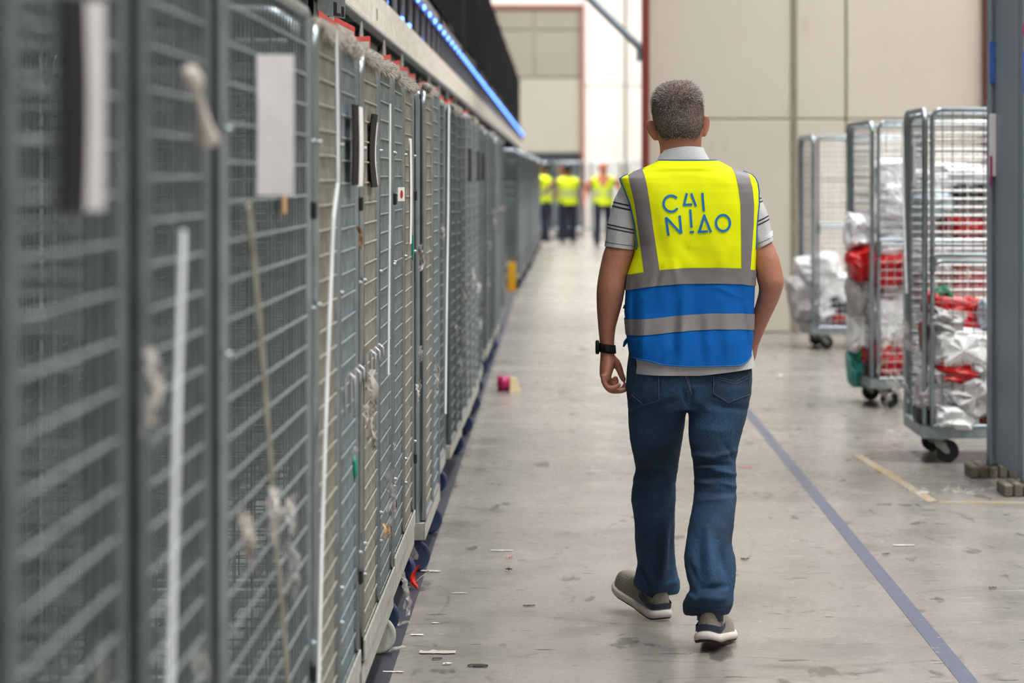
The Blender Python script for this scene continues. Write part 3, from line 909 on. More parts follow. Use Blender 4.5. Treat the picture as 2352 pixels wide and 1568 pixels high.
# --- parcel bags
def bag_mesh(seed, sx, sy, sz):
    def f():
        rnd = random.Random(seed+40)
        off = Vector((rnd.uniform(0, 50), rnd.uniform(0, 50), 0))
        sh = (rnd.uniform(-.25, .25), rnd.uniform(-.25, .25))
        mb = MB()
        nu, nv = 40, 22
        def fn(u, v):
            a = 2*PI*u; b = PI*(v-.5)
            def pw(c, e): return math.copysign(abs(c)**e, c)
            # seen from the front: a rectangle in x,z with blunt corners; thin towards its welded ends
            x, z, y_ = pw(math.cos(b), .42)*pw(math.cos(a), .42), pw(math.cos(b), .42)*pw(math.sin(a), .42), pw(math.sin(b), .6)
            q = Vector((x, y_, z))
            rim = 1-.45*max(abs(x), abs(z))**8
            cr = 0.0
            for fr, am in ((1.1, .20), (2.3, .13), (4.9, .06)):
                cr += am*abs(noise.noise(q*fr+off))*2
            k = 1.02-.55*cr
            pinch = 1-.18*abs(noise.noise(Vector((z*2, x*.3, seed))))
            return ((q.x*pinch+sh[0]*z*.5)*sx/2*k*1.05, q.y*rim*sy/2*(1.05-1.1*cr), (q.z+sh[1]*x*.5)*sz/2*k*1.05)
        mb.grid(fn, nu, nv, True)
        me = mb.mesh('parcel_bag', M['white_plastic'], True, fix=True)
        auto_smooth(me, 28)
        return me
    return cached(('bag', seed, sx, sy, sz), f)
def bagmat(name, col, rough=.3, **k):
    return plain(name, col, rough, var=.10, scale=14, bump=.28, bscale=22, coat=.05, **k)
BM = {'white': bagmat('white mailing bag', rgb(238, 241, 244), .4), 'red': bagmat('red mailing bag', rgb(196, 18, 22), .28), 'grey': bagmat('silver grey mailing bag', rgb(178, 178, 180), .3),
      'green': bagmat('green bag', rgb(30, 128, 92), .4), 'orange': bagmat('orange bag', rgb(232, 132, 30), .4), 'teal': bagmat('teal bag', rgb(60, 150, 140), .4), 'dark': bagmat('dark bag', rgb(40, 44, 52), .4),
      'blue': bagmat('pale blue bag', rgb(176, 196, 208), .4), 'pink': bagmat('dull pink bag', rgb(190, 120, 116), .4)}
def bag(cx, cy, cz, sx, sy, sz, col, label, seed, rot=(0, 0, 0), lab=False, group=None):
    o = put('parcel_bag', bag_mesh(seed % 7, 1.0, 1.0, 1.0), None, (cx, cy, cz), rot, BM[col])
    o.scale = (sx, sy, sz)
    tag(o, label, 'parcel', group)
    if lab:
        l = MB().cbox(-.16, .16, -.535, -.50, -.12, .12, .004).build('shipping_label', M['paper'], o)
    return o
def bag_px(x0, x1, y0, y1, d, col, label, seed, tilt=0.0, sy=.24, grow=1.12, lab=False, group=None):
    p = P((x0+x1)/2, (y0+y1)/2, d)
    return bag(p.x, p.y, p.z, (x1-x0)*d/F*grow, sy, (y1-y0)*d/F*grow, col, label, seed, (0, tilt, 0), lab, group)
near = 'in the nearest loaded cage'
B1 = [(2133, 2248, 688, 752, 13.42, 'red', 'big shiny red parcel bag on top of the heap ' + near, .15), (2148, 2184, 662, 705, 13.50, 'green', 'small green parcel tip poking up from the heap ' + near, -.5),
      (2120, 2150, 672, 720, 13.50, 'red', 'small red parcel squeezed against the left post ' + near, .2), (2130, 2206, 716, 760, 13.25, 'grey', 'small crumpled silver parcel on the red bags ' + near, .35),
      (2182, 2290, 742, 806, 13.36, 'red', 'red parcel bag with white print behind the big white one ' + near, .25), (2116, 2156, 745, 815, 13.40, 'red', 'red parcel bag low at the left post ' + near, -.1),
      (2140, 2272, 758, 846, 13.25, 'white', 'big white parcel bag in the middle of the heap ' + near, .22), (2147, 2238, 826, 876, 13.26, 'red', 'flat red parcel bag under the big white one ' + near, .1),
      (2112, 2196, 846, 935, 13.27, 'grey', 'grey white parcel bag at lower left ' + near, .3), (2185, 2285, 868, 952, 13.24, 'grey', 'folded silver parcel at lower right ' + near, -.5),
      (2146, 2240, 930, 982, 13.24, 'white', 'white parcel bag at the very bottom ' + near, .05), (2236, 2300, 905, 966, 13.34, 'red', 'red parcel bag at bottom right ' + near, .1),
      (2250, 2310, 696, 756, 13.3, 'blue', 'pale blue white parcel beside the frame at upper right ' + near, .1), (2208, 2282, 690, 735, 13.46, 'red', 'red parcel with pale print at the top right ' + near, .3),
      (2270, 2360, 790, 900, 13.4, 'white', 'white parcel bag behind the grey frame ' + near, .0), (2104, 2160, 920, 985, 13.45, 'dark', 'dark parcel at the bottom left ' + near, 0)]
for i, (x0, x1, y0, y1, d, c_, lb, tl) in enumerate(B1):
    bag_px(x0, x1, y0, y1, d, c_, lb, i, tl, .24, 1.22, lab=(i in (0, 4)))
# middle cage: heap to the top; alike bags share a label and a group
rb = random.Random(11)
mid = 'in the middle loaded cage'
SPEC2 = [(2150, 2280, 382, 440, 'white'), (2010, 2090, 372, 440, 'white'), (2080, 2160, 395, 450, 'white'), (2190, 2275, 420, 452, 'dark'), (2020, 2100, 430, 500, 'white'), (2100, 2180, 445, 500, 'blue'), (2170, 2290, 505, 545, 'red'), (2180, 2270, 455, 505, 'grey'),
         (2015, 2100, 490, 545, 'white'), (2090, 2180, 500, 560, 'grey'), (1950, 2010, 575, 640, 'red'), (2010, 2080, 545, 600, 'white'), (2000, 2085, 590, 650, 'red'), (2080, 2170, 555, 620, 'white'), (2165, 2290, 550, 610, 'white'), (2190, 2300, 612, 668, 'red'),
         (1945, 2000, 500, 570, 'white'), (1948, 2005, 640, 720, 'grey'), (2085, 2190, 620, 690, 'pink'), (2015, 2075, 650, 700, 'white'), (2180, 2290, 660, 720, 'pink'), (2005, 2080, 690, 800, 'white'), (1950, 2002, 720, 800, 'white'), (2080, 2180, 690, 780, 'blue'),
         (2180, 2290, 720, 800, 'white'), (2008, 2070, 795, 860, 'red'), (1990, 2025, 815, 870, 'orange'), (1948, 1985, 815, 880, 'teal'), (2070, 2170, 780, 870, 'white'), (1975, 2000, 790, 830, 'red'), (2170, 2280, 800, 870, 'grey'), (1960, 1990, 790, 830, 'green')]
CN = {'white': 'white', 'red': 'red', 'grey': 'silver grey', 'dark': 'dark printed', 'blue': 'pale blue', 'pink': 'dull pink', 'orange': 'orange', 'teal': 'teal', 'green': 'green'}
LAYER = ['top', 'second', 'third', 'fourth', 'fifth', 'sixth', 'seventh', 'lowest']
used = set()
for i, (x0, x1, y0, y1, c_) in enumerate(SPEC2):
    ly8 = LAYER[min(7, max(0, int((((y0+y1)/2)-385)/60)))]
    xm = (x0+x1)/2
    side = 'left side' if xm < 2000 else 'front left' if xm < 2070 else 'centre' if xm < 2150 else 'right'
    lb = '%s parcel bag %s, %s layer, %s' % (CN[c_], mid, ly8, side)
    for alt in ('smaller ', 'lower ', 'rear '):
        if lb in used: lb = alt+lb
    used.add(lb)
    bag_px(x0, x1, y0, y1, 16.58+rb.uniform(-.08, .14), c_, lb, i+3, rb.uniform(-.3, .3), .34, 1.25, group='parcels '+mid)
SPEC3 = [(1836, 1925, 588, 650, 'white', 'big white parcel bag on top of the heap in the farthest loaded cage'), (1815, 1880, 640, 730, 'grey', 'grey white parcel bag at the left of the farthest loaded cage'),
         (1880, 1960, 640, 700, 'white', 'white parcel bag in the middle of the farthest loaded cage'), (1870, 1915, 680, 735, 'white', 'small white parcel at the front foot of the farthest loaded cage'), (1905, 1950, 715, 745, 'red', 'red parcel at the bottom of the farthest loaded cage'),
         (1900, 1990, 672, 722, 'dark', 'dark parcel behind the white bags in the farthest loaded cage')]
for i, (x0, x1, y0, y1, c_, lb) in enumerate(SPEC3):
    bag_px(x0, x1, y0, y1, 22.08, c_, lb, i+2, rb.uniform(-.3, .3), .36, 1.25)

# ================================================================== BLUE-GREY STEEL FRAME at the right edge
fr = empty('steel_frame', (2.13, 12.25, 0))
tag(fr, 'blue grey sheet clad steel frame on weathered pads at the right edge', 'frame')
MB().cbox(-.012, .0, -.30, .34, .075, 6.0, .002).build('side_sheet', M['steel_blue'], fr)
rear = MB().cbox(-.036, .06, .34, .43, .06, 6.0, .004).build('upright', M['steel_blue'], fr)
frontu = MB().cbox(-.006, .09, -.39, -.30, .06, 6.0, .004).build('upright', M['steel_blue'], fr)
MB().cbox(-.036, -.024, .325, .34, .06, 6.0, .002).build('edge_lip', M['steel_grey'], fr)
def fzz(py, d=12.58): return CAMH-(py-HY)*d/F
bt = plain('blue tape', rgb(62, 104, 190), .4); mg = plain('magenta label', rgb(170, 40, 106), .5)
MB().cbox(-.038, -.014, .318, .325, fzz(190), fzz(95), .001).build('blue_tape', bt, fr)
MB().cbox(-.042, -.010, .31, .318, fzz(405), fzz(262), .002).build('paper_note', M['white_plastic'], fr)
MB().cbox(-.040, -.028, .305, .31, fzz(427), fzz(358), .001).build('magenta_label', mg, fr)
MB().cbox(-.0065, .05, -.396, -.39, CAMH-(210-HY)*11.86/F, CAMH-(118-HY)*11.86/F, .001).build('blue_tape', bt, fr)
MB().cbox(-.0065, .05, -.396, -.39, CAMH-(80-HY)*11.86/F, CAMH-(55-HY)*11.86/F, .001).build('magenta_label', mg, fr)
M['pad'] = plain('weathered dirty pad', rgb(112, 106, 98), .9, var=.45, scale=18, bump=.8, bscale=30, spec=.2)
def pad(y, x0):
    mb = MB()
    for k in range(5):
        a, b = x0+k*.045, x0+k*.045+.038
        mb.cbox(a, b, y-.10, y+.12, 0, .055+.006*(k % 2), .006)
    mb.cbox(x0+.02, x0+.30, y-.08, y+.10, .0, .05, .006)
    o = mb.build('foot_pad', M['pad'], fr)
    b = MB().rod((x0+.10, y-.02, .055), (x0+.10, y-.02, .085), .017, 6, True).rod((x0+.10, y-.02, .085), (x0+.10, y-.02, .105), .009, 8, True)
    b.build('anchor_bolt', M['zinc_dark'], o)
pad(.38, -.135); pad(-.35, -.10)

# ================================================================== FAR CAGES closing the aisle
k = 0
for px, d, rz in ((1225, 62.0, 0), (1308, 62.4, .03), (1391, 61.8, -.03), (1474, 61.2, .02)):
    w = .76
    x = (px-VX)*d/F-w/2
    make_cage(x, d, w, .7, -PI/2+rz, 'grey roll cage closing the far end of the aisle, %s from the left' % ['first', 'second', 'third', 'fourth', 'fifth'][k], ['zinc', 'zinc'], ['zinc'], 'roll cages across the far end', 'rubber', seed=80+k, hp=.06, vp=.05, low=True)
    # grey liner sheets make them nearly opaque
    k += 1

# ================================================================== THE WALKING MAN
MD = 8.25
M['skin'] = plain('tanned skin', rgb(168, 114, 93), .5, var=.14, scale=22, bump=.12, bscale=260, sss=.06)
M['vest_yellow'] = plain('fluorescent yellow cloth', rgb(238, 248, 0), .75, var=.04, scale=9, bump=.12, bscale=420, spec=.25)
M['vest_blue'] = plain('bright blue cloth', rgb(0, 92, 174), .8, var=.06, scale=7, bump=.12, bscale=420, spec=.2)
M['reflective'] = plain('grey reflective tape', rgb(122, 120, 122), .45, .0, var=.05, scale=30, bump=.1, bscale=500)
M['print_blue'] = plain('blue print', rgb(0, 118, 190), .6, var=.03)
M['piping'] = plain('blue piping', rgb(0, 96, 168), .6, var=.05)
M['polo'] = plain('light grey melange knit', rgb(186, 187, 192), .85, var=.10, scale=160, bump=.25, bscale=300)
M['stripe_black'] = plain('black knit stripe', rgb(28, 28, 34), .85)
M['stitch'] = plain('pale denim stitching', rgb(96, 110, 122), .8)
M['shoe_suede'] = plain('grey suede', rgb(138, 132, 122), .85, var=.12, scale=40, bump=.3, bscale=160)
M['shoe_white'] = plain('off-white foam sole', rgb(208, 200, 196), .6, var=.06)
M['shoe_navy'] = plain('navy shoe band', rgb(30, 44, 66), .6)
M['outsole'] = plain('dark outsole', rgb(40, 37, 36), .8)
def denim():
    m, nt, b = new_mat('worn blue denim')
    L = nt.links.new
    tc = node(nt, 'ShaderNodeTexCoord')
    n1 = node(nt, 'ShaderNodeTexNoise', Scale=5.0, Detail=4.0); L(tc.outputs['Object'], n1.inputs['Vector'])
    mp = node(nt, 'ShaderNodeMapping'); mp.inputs['Scale'].default_value = (420, 420, 110)
    L(tc.outputs['Object'], mp.inputs[0])
    n2 = node(nt, 'ShaderNodeTexNoise', Scale=1.0, Detail=2.0); L(mp.outputs[0], n2.inputs['Vector'])
    r1 = node(nt, 'ShaderNodeValToRGB'); r1.color_ramp.elements[0].position = .35; r1.color_ramp.elements[1].position = .7
    r1.color_ramp.elements[0].color = rgb(13, 38, 62); r1.color_ramp.elements[1].color = rgb(34, 74, 110)
    L(n1.outputs['Fac'], r1.inputs['Fac'])
    r2 = node(nt, 'ShaderNodeValToRGB'); r2.color_ramp.elements[0].position = .35; r2.color_ramp.elements[1].position = .72
    r2.color_ramp.elements[0].color = (.58, .58, .58, 1); r2.color_ramp.elements[1].color = (1.38, 1.38, 1.38, 1)
    L(n2.outputs['Fac'], r2.inputs['Fac'])
    x = node(nt, 'ShaderNodeMix'); x.data_type = 'RGBA'; x.blend_type = 'MULTIPLY'; x.inputs[0].default_value = 1
    L(r1.outputs[0], x.inputs[6]); L(r2.outputs[0], x.inputs[7])
    L(x.outputs[2], b.inputs['Base Color'])
    b.inputs['Roughness'].default_value = .85
    bp = node(nt, 'ShaderNodeBump', Strength=.25, Distance=.002); L(n2.outputs['Fac'], bp.inputs['Height']); L(bp.outputs[0], b.inputs['Normal'])
    return m
M['denim'] = denim()

ORG = Vector((.44, MD, 0))
def ring2(l, r, dy, db, df, n=28, p=2.0):
    """closed ring through two image points on its left and right edge, at depth MD+dy; db / df = depth towards / away from the camera"""
    d = MD+dy
    a, b = P(l[0], l[1], d)-ORG, P(r[0], r[1], d)-ORG
    c = (a+b)/2; u = (b-a)/2
    out = []
    for k in range(n):
        t = 2*PI*k/n
        cs, sn = math.cos(t), math.sin(t)
        cs, sn = math.copysign(abs(cs)**(2/p), cs), math.copysign(abs(sn)**(2/p), sn)
        out.append(c+u*cs+Vector((0, -db if sn > 0 else -df, 0))*sn)
    return out
def rows_loft(mb, rows, n=28, samples=None, p=2.0):
    flat = [(l[0], l[1], r[0], r[1], dy, db, df) for (l, r, dy, db, df) in rows]
    if samples: flat = smooth_rows(flat, samples)
    mb.loft([ring2((q[0], q[1]), (q[2], q[3]), q[4], q[5], q[6], n, p) for q in flat])
def mpt(px, py, dy): return P(px, py, MD+dy)-ORG

man = empty('person', ORG)
tag(man, 'man seen from behind walking away in a yellow and blue safety vest and jeans', 'person')

# ---- body: head, neck, torso core, arms, hands and legs as one surface
HEAD = [(186.5, 1556, 5, .008, .008), (188, 1556, 19, .032, .032), (193, 1556, 33, .052, .056), (203, 1555.5, 44, .069, .080), (216, 1555.5, 51.5, .081, .092), (232, 1556, 55.5, .088, .098),
        (255, 1556.5, 57, .090, .102), (275, 1558, 55.5, .086, .102), (292, 1560, 52, .077, .104), (308, 1561.5, 50, .064, .104), (322, 1562, 49.5, .054, .100), (337, 1563, 47.5, .052, .085)]
HDY = .012
def head_pt(th, py, grow=0.0):
    cx, hw, db, df = interp([(h[0], (h[1], h[2], h[3], h[4])) for h in HEAD], py)
    d = MD+HDY
    c = P(cx, py, d)-ORG
    s = math.sin(th)
    v = Vector((math.cos(th)*hw*d/F, -(db if s > 0 else df)*s, 0))
    return c+v*(1+grow/max(v.length, .01))
mb = MB()
flat = smooth_rows(HEAD+[(352, 1563, 47, .054, .062), (370, 1564, 50, .057, .05), (392, 1570, 74, .062, .05), (415, 1578, 105, .072, .06)], 60)
mb.loft([ring2((q[1]-q[2], q[0]), (q[1]+q[2], q[0]), HDY, q[3], q[4], 40) for q in flat])
# face: nose, chin, brow
mb.tube([mpt(1556, 255, .10), mpt(1555, 272, .118), mpt(1555, 284, .130), mpt(1555, 290, .105)], [.008, .011, .013, .008], 10)
mb.tube([mpt(1530, 250, .092), mpt(1556, 246, .106), mpt(1582, 250, .092)], [.008, .010, .008], 8)
mb.tube([mpt(1545, 330, .098), mpt(1560, 334, .108), mpt(1575, 330, .098)], [.012, .015, .012], 8)
mb.tube([mpt(1543, 309, .104), mpt(1559, 307, .112), mpt(1575, 309, .104)], [.004, .006, .004], 8)
# ears: cupped shells, left one a little lower
def ear(cx, cy, hw, hh, tilt, side):
    out = []
    for i in range(9):
        t = i/8
        yy_ = cy+hh*(2*t-1)
        wv = hw*(math.sin(PI*(.10+.86*t))**.6)*(1.0-.28*t)
        xo = cx+side*0+tilt*(t-.5)*2
        out.append(((xo-wv, yy_), (xo+wv, yy_), .018+.006*math.sin(PI*t), .007+.006*math.sin(PI*t), .012))
    rows_loft(mb, out, 16)
ear(1499, 300, 14.5, 23, 7.0, -1)
ear(1620, 290, 11.5, 24, -2.0, 1)
# torso core
rows_loft(mb, [((1470, 405), (1690, 405), .0, .06, .06), ((1462, 450), (1705, 450), 0, .085, .085), ((1475, 560), (1715, 560), 0, .09, .09), ((1465, 700), (1710, 700), 0, .085, .09), ((1460, 830), (1710, 830), 0, .09, .085), ((1470, 900), (1700, 900), 0, .08, .08)], 28, 24)
# arms
LARM = [((1440, 415), (1480, 415), .01, .045, .045), ((1424, 470), (1464, 480), .012, .040, .040), ((1406, 530), (1458, 545), .012, .044, .044), ((1387, 577), (1459, 577), .010, .049, .050), ((1380, 605), (1450, 603), .004, .046, .046), ((1374, 636), (1439, 640), .0, .044, .042),
        ((1370.5, 664), (1435, 668), .0, .043, .041), ((1370, 690), (1430, 694), .004, .040, .040), ((1371.5, 722), (1422, 724), .012, .036, .036), ((1374, 752), (1414.5, 752), .020, .031, .031), ((1376.5, 778), (1411.5, 778), .026, .028, .028), ((1378.5, 802), (1411, 802), .030, .028, .028), ((1379, 822), (1412, 820), .032, .031, .031)]
rows_loft(mb, LARM, 24, 60)
RARM = [((1690, 410), (1720, 410), .01, .035, .035), ((1704, 460), (1734, 455), .012, .038, .038), ((1714, 515), (1752, 500), .01, .040, .040), ((1722, 566), (1772, 552), .005, .045, .045), ((1732, 605), (1789, 592), -.005, .046, .044), ((1738, 640), (1798.5, 632), -.012, .043, .042), ((1743, 664), (1800.5, 652), -.008, .041, .041),
        ((1738, 690), (1790, 686), .012, .038, .038), ((1730, 715), (1778, 712), .035, .035, .035), ((1722, 742), (1763, 744), .062, .031, .031), ((1712, 770), (1749, 776), .088, .026, .026), ((1706, 790), (1741, 798), .105, .027, .027)]
rows_loft(mb, RARM, 24, 60)
# left hand: palm seen from the little-finger side, fingers curling to the right
rows_loft(mb, [((1379, 815), (1411, 813), .032, .030, .030), ((1378, 832), (1414, 828), .030, .036, .034), ((1377, 848), (1410, 846), .026, .042, .040), ((1377.5, 862), (1405, 862), .022, .044, .042), ((1382, 873), (1402, 873), .020, .040, .040)], 24, 20)
def finger(pts, r0, r1):
    pts = smooth_rows([tuple(mpt(*p)) for p in pts], 12)
    mb.tube(pts, [r0+(r1-r0)*i/11 for i in range(12)], 10)
    e = Vector(pts[-1]); mb.tube([e, e+(e-Vector(pts[-2])).normalized()*.004], [r1, r1*.55], 10)
finger([(1386, 860, -.016), (1387, 876, -.020), (1397, 890, -.021), (1411, 890, -.019), (1423, 883, -.016)], .0098, .0078)
finger([(1387, 862, .004), (1390, 882, .001), (1402, 896, .0), (1420, 898, .002), (1436, 895, .005)], .0105, .0082)
finger([(1390, 862, .026), (1396, 886, .024), (1412, 897, .024), (1430, 893, .026), (1437, 882, .028)], .0105, .0082)
finger([(1393, 858, .047), (1402, 876, .047), (1411, 884, .048), (1416, 876, .049), (1413, 866, .050)], .0100, .0078)
finger([(1403, 822, .030), (1415, 832, .036), (1422, 846, .038), (1427, 860, .036), (1433, 873, .032)], .0150, .0085)
# right hand: hanging in front of the hip, fingers loosely closed
rows_loft(mb, [((1706, 788), (1741, 796), .105, .026, .026), ((1702, 808), (1738, 814), .118, .030, .030), ((1700, 828), (1732, 832), .128, .032, .030), ((1702, 840), (1726, 842), .134, .026, .026)], 20, 14)
for k in range(4):
    finger([(1712, 835, .112+.018*k), (1708, 850, .118+.018*k), (1698, 856, .122+.018*k), (1692, 848, .124+.018*k)], .0098, .0080)
finger([(1706, 810, .145), (1696, 824, .152), (1692, 838, .155)], .0125, .0085)
# legs inside the jeans
for rows in ([((1465, 880), (1565, 880), 0, .06, .06), ((1475, 1080), (1540, 1080), .14, .045, .045), ((1480, 1300), (1530, 1300), .28, .032, .032), ((1492, 1345), (1532, 1345), .32, .026, .026)],
             [((1595, 880), (1705, 880), 0, .06, .06), ((1610, 1090), (1675, 1090), -.07, .045, .045), ((1605, 1330), (1655, 1330), -.235, .030, .030), ((1610, 1385), (1650, 1385), -.235, .026, .026)]):
    rows_loft(mb, rows, 20, 20)
body = remeshed(mb, .0032, 5, .5)
body.materials.append(M['skin'])
put('body', body, man)

# ---- hair: close-cropped cap and thousands of short strands
def hairline(th):
    """lowest image row with hair; th=90 deg is the back of the head"""
    a = math.degrees(th)
    return interp([(-95, 212), (-60, 216), (-38, 246), (-22, 284), (0, 292), (12, 296), (25, 310), (45, 318), (90, 317), (135, 321), (155, 312), (168, 302), (180, 298), (202, 288), (218, 250), (240, 218), (275, 212)], a)
M['hair_cap'] = plain('cropped salt and pepper stubble', rgb(122, 106, 99), .8, var=.4, scale=140, bump=.6, bscale=300)
hm = [plain('dark hair', rgb(44, 40, 40), .5), plain('grey hair', rgb(138, 134, 134), .5), plain('white hair', rgb(206, 204, 206), .5), plain('brown grey hair', rgb(92, 78, 70), .5)]
cap = MB()
def capf(u, v):
    th = math.radians(-92+364*u) if False else math.radians(-90+360*u)
    py = 186.6+(hairline(th)-186.6)*v
    return head_pt(th, py, .0034*(1-.9*max(0, (v-.85)/.15)))+Vector((0, 0, .0034*max(0, 1-v*3)))
cap.grid(capf, 64, 30, True)
hair = cap.build('hair', M['hair_cap'], man, True)
rnd = random.Random(5)
st = MB()
for i in range(15000):
    th = math.radians(rnd.uniform(-90, 270))
    v = rnd.random()**.8
    py = 187+(hairline(th)-187)*v
    b = head_pt(th, py, .0015)
    c = head_pt(th, py, -.05)
    n = (b-c).normalized()
    if py < 225: n = (n+Vector((0, 0, 1))*(225-py)/60).normalized()
    top = max(0.0, min(1.0, (268-py)/45))
    back = max(0.0, math.sin(th))
    # whorl at the crown: hair above flows up and outwards, below it flows down
    flow = Vector((rnd.uniform(-.4, .4), .5*top, -.9*(1-top)-.1))
    flow += Vector(((b.x-head_pt(PI/2, 235).x)*9*top, 0, .4*top))
    dirn = (n*(.55+.5*top)+flow*.55).normalized()
    ln = (.0045+.006*top)*rnd.uniform(.6, 1.25)
    s = dirn.cross(n+Vector((.1, .2, .3))).normalized()*.00062
    e = b+dirn*ln
    q = rnd.random()
    side = abs(math.cos(th))
    low = max(0, (py-285)/35)
    if q < .24+.34*low+.20*top-.10*side: st.cur = 0
    elif q < .46+.36*low-.06*side: st.cur = 3
    elif q < .78: st.cur = 1
    else: st.cur = 2
    st.add([b-s, b+s, e+s*.5, e-s*.5], [(0, 1, 2, 3)])
so = st.build('hair_strands', hm, hair, False, fix=False)
so['kind'] = 'stuff'

# ---- safety vest
VEST = [  # row, left, right, back, front
    (368, 1514, 1647, .070, .040), (376, 1498, 1664, .078, .050), (387, 1474, 1683, .088, .062), (394, 1454, 1712, .088, .070), (401, 1436, 1728, .094, .078), (408, 1421, 1736, .099, .085), (421, 1424, 1741.5, .106, .092),
    (440, 1432, 1744, .112, .098), (469, 1443, 1744, .117, .104), (516, 1454, 1739, .119, .110), (564, 1460, 1737, .116, .114), (590, 1454, 1736, .112, .116), (628, 1441, 1734.5, .108, .118), (664, 1437, 1733, .107, .120), (715, 1434, 1731, .112, .124), (784, 1440, 1729, .130, .128), (834, 1448, 1726, .139, .130)]
def seg_fold(px, py, x0, y0, x1, y1, w, amp):
    dx, dy = x1-x0, y1-y0
    L2 = dx*dx+dy*dy
    t = max(0, min(1, ((px-x0)*dx+(py-y0)*dy)/L2))
    qx, qy = x0+dx*t, y0+dy*t
    dd = ((px-qx)**2+(py-qy)**2)/(w*w)
    return amp*math.exp(-dd)*(.35+.65*math.sin(PI*min(.98, max(.02, t))))
VF = [(1568, 655, 1558, 830, 11, .008), (1548, 680, 1540, 830, 14, -.007), (1520, 815, 1566, 752, 8, .006), (1660, 690, 1672, 830, 16, .007), (1690, 640, 1716, 790, 13, -.006), (1712, 700, 1724, 800, 8, .006), (1620, 760, 1628, 830, 16, .005), (1478, 690, 1470, 815, 13, .007), (1455, 640, 1450, 800, 9, -.007),
      (1500, 480, 1520, 600, 18, -.004), (1590, 570, 1580, 625, 14, .004), (1545, 600, 1552, 650, 9, .005), (1660, 560, 1648, 615, 14, .004), (1500, 390, 1600, 400, 13, .003), (1500, 660, 1515, 615, 7, -.006), (1610, 400, 1690, 420, 14, .003), (1560, 555, 1600, 600, 12, -.003), (1640, 655, 1700, 680, 7, .003), (1600, 720, 1606, 820, 10, -.005)]
def vest_raw(th, py):
    xl, xr, db, df = interp([(q[0], q[1:]) for q in VEST], py)
    p = 3.0
    c, s = math.cos(th), math.sin(th)
    cs, sn = math.copysign(abs(c)**(2/p), c), math.copysign(abs(s)**(2/p), s)
    cx, hw = (xl+xr)/2, (xr-xl)/2
    return cx+hw*cs, sn, db, df
def hem_row(px):
    return interp([(1440, 812), (1450, 817), (1486, 822), (1519, 831), (1575, 834), (1690, 833), (1706, 829), (1720, 818), (1727, 804), (1735, 800)], px)
def vest_pt(th, py, off=0.0):
    px, sn, db, df = vest_raw(th, py)
    if py > 770 and sn > -.2:                       # follow the curved tail
        py = 770+(py-770)*(hem_row(px)-770)/64.0
    d = MD
    y = -(db if sn > 0 else df)*sn
    if sn > 0:
        w = 1.35*sum(seg_fold(px, py, *f) for f in VF)
        w += .0035*noise.noise(Vector((px*.016, py*.008, 2)))+.0016*noise.noise(Vector((px*.05, py*.02, 7)))
        y -= (w*min(1, sn*1.6)+off)
        # furrow down the spine
        y += .010*math.exp(-((px-1583)/38.0)**2)*max(0, min(1, (py-380)/90.0))*max(0, min(1, (760-py)/140.0))
        px += off*d and (0 if sn > .35 else (-1 if px < 1585 else 1)*off*F/d)
    else:
        px += (-1 if px < 1585 else 1)*off*F/d
        y += off
    q = P(px, py, d)-ORG
    return Vector((q.x, y, q.z))
STR1 = [(1420, 634), (1437, 630), (1476, 622), (1513, 617), (1560, 613), (1640, 612), (1700, 614), (1736, 620), (1750, 623)]
STR2 = [(1420, 734), (1436, 731), (1450, 731), (1500, 727), (1570, 719), (1640, 715), (1700, 716), (1731, 719), (1750, 720)]
mbv = MB()
NU, NV = 240, 170
rowsv = [368+(834-368)*(j/NV)**1.0 for j in range(NV+1)]
pts = [vest_pt(2*PI*i/NU, r_) for r_ in rowsv for i in range(NU)]
# turned-in hem
for i in range(NU):
    q = pts[NV*NU+i]; pts.append(Vector((q.x*.985-.0+.015*.2, q.y*.95, q.z+.012)))
mbv.v = [tuple(p) for p in pts]
for j in range(NV+1):
    for i in range(NU):
        i2 = (i+1) % NU
        mbv.f.append((j*NU+i, j*NU+i2, (j+1)*NU+i2, (j+1)*NU+i))
        th = 2*PI*(i+.5)/NU
        px = vest_raw(th, rowsv[min(j, NV)])[0]
        mbv.m.append(0 if rowsv[min(j, NV)] < interp(STR1, px)+18 else 1)
vest = mbv.build('safety_vest', [M['vest_yellow'], M['vest_blue']], man, True)
def th_of(px, py):
    """angle on the back half whose column is px"""
    xl, xr, _, _ = interp([(q[0], q[1:]) for q in VEST], py)
    t = max(-.999, min(.999, (px-(xl+xr)/2)/((xr-xl)/2)))
    return math.acos(math.copysign(abs(t)**1.5, t))
def band(name, top, hgt, mat, parent, t0=-70, t1=250, n=240, m=12, off=.0026):
    mb = MB()
    def f(u, v):
        th = math.radians(t0+(t1-t0)*u)
        px = vest_raw(th, 640)[0]
        return vest_pt(th, interp(top, px)+hgt*v, off)
    mb.grid(f, n, m)
    return mb.build(name, mat, parent, True, fix=False)
band('reflective_band', STR1, 36, M['reflective'], vest)
band('reflective_band', STR2, 36, M['reflective'], vest)
def vstrip(name, tab, mat):
    """tab: row, left, right"""
    mb = MB()
    def f(u, v):
        py = tab[0][0]+(tab[-1][0]-tab[0][0])*v
        l, r_ = interp([(q[0], (q[1], q[2])) for q in tab], py)
        return vest_pt(th_of(l+(r_-l)*u, py), py, .0022)
    mb.grid(f, 12, 90)
    return mb.build(name, mat, vest, True, fix=False)
vstrip('shoulder_band', [(386, 1476, 1482), (389, 1466, 1474), (395, 1453, 1476), (401, 1441, 1478), (430, 1447, 1484), (469, 1456, 1490), (520, 1463, 1497), (570, 1470, 1505), (625, 1477, 1513)], M['reflective'])
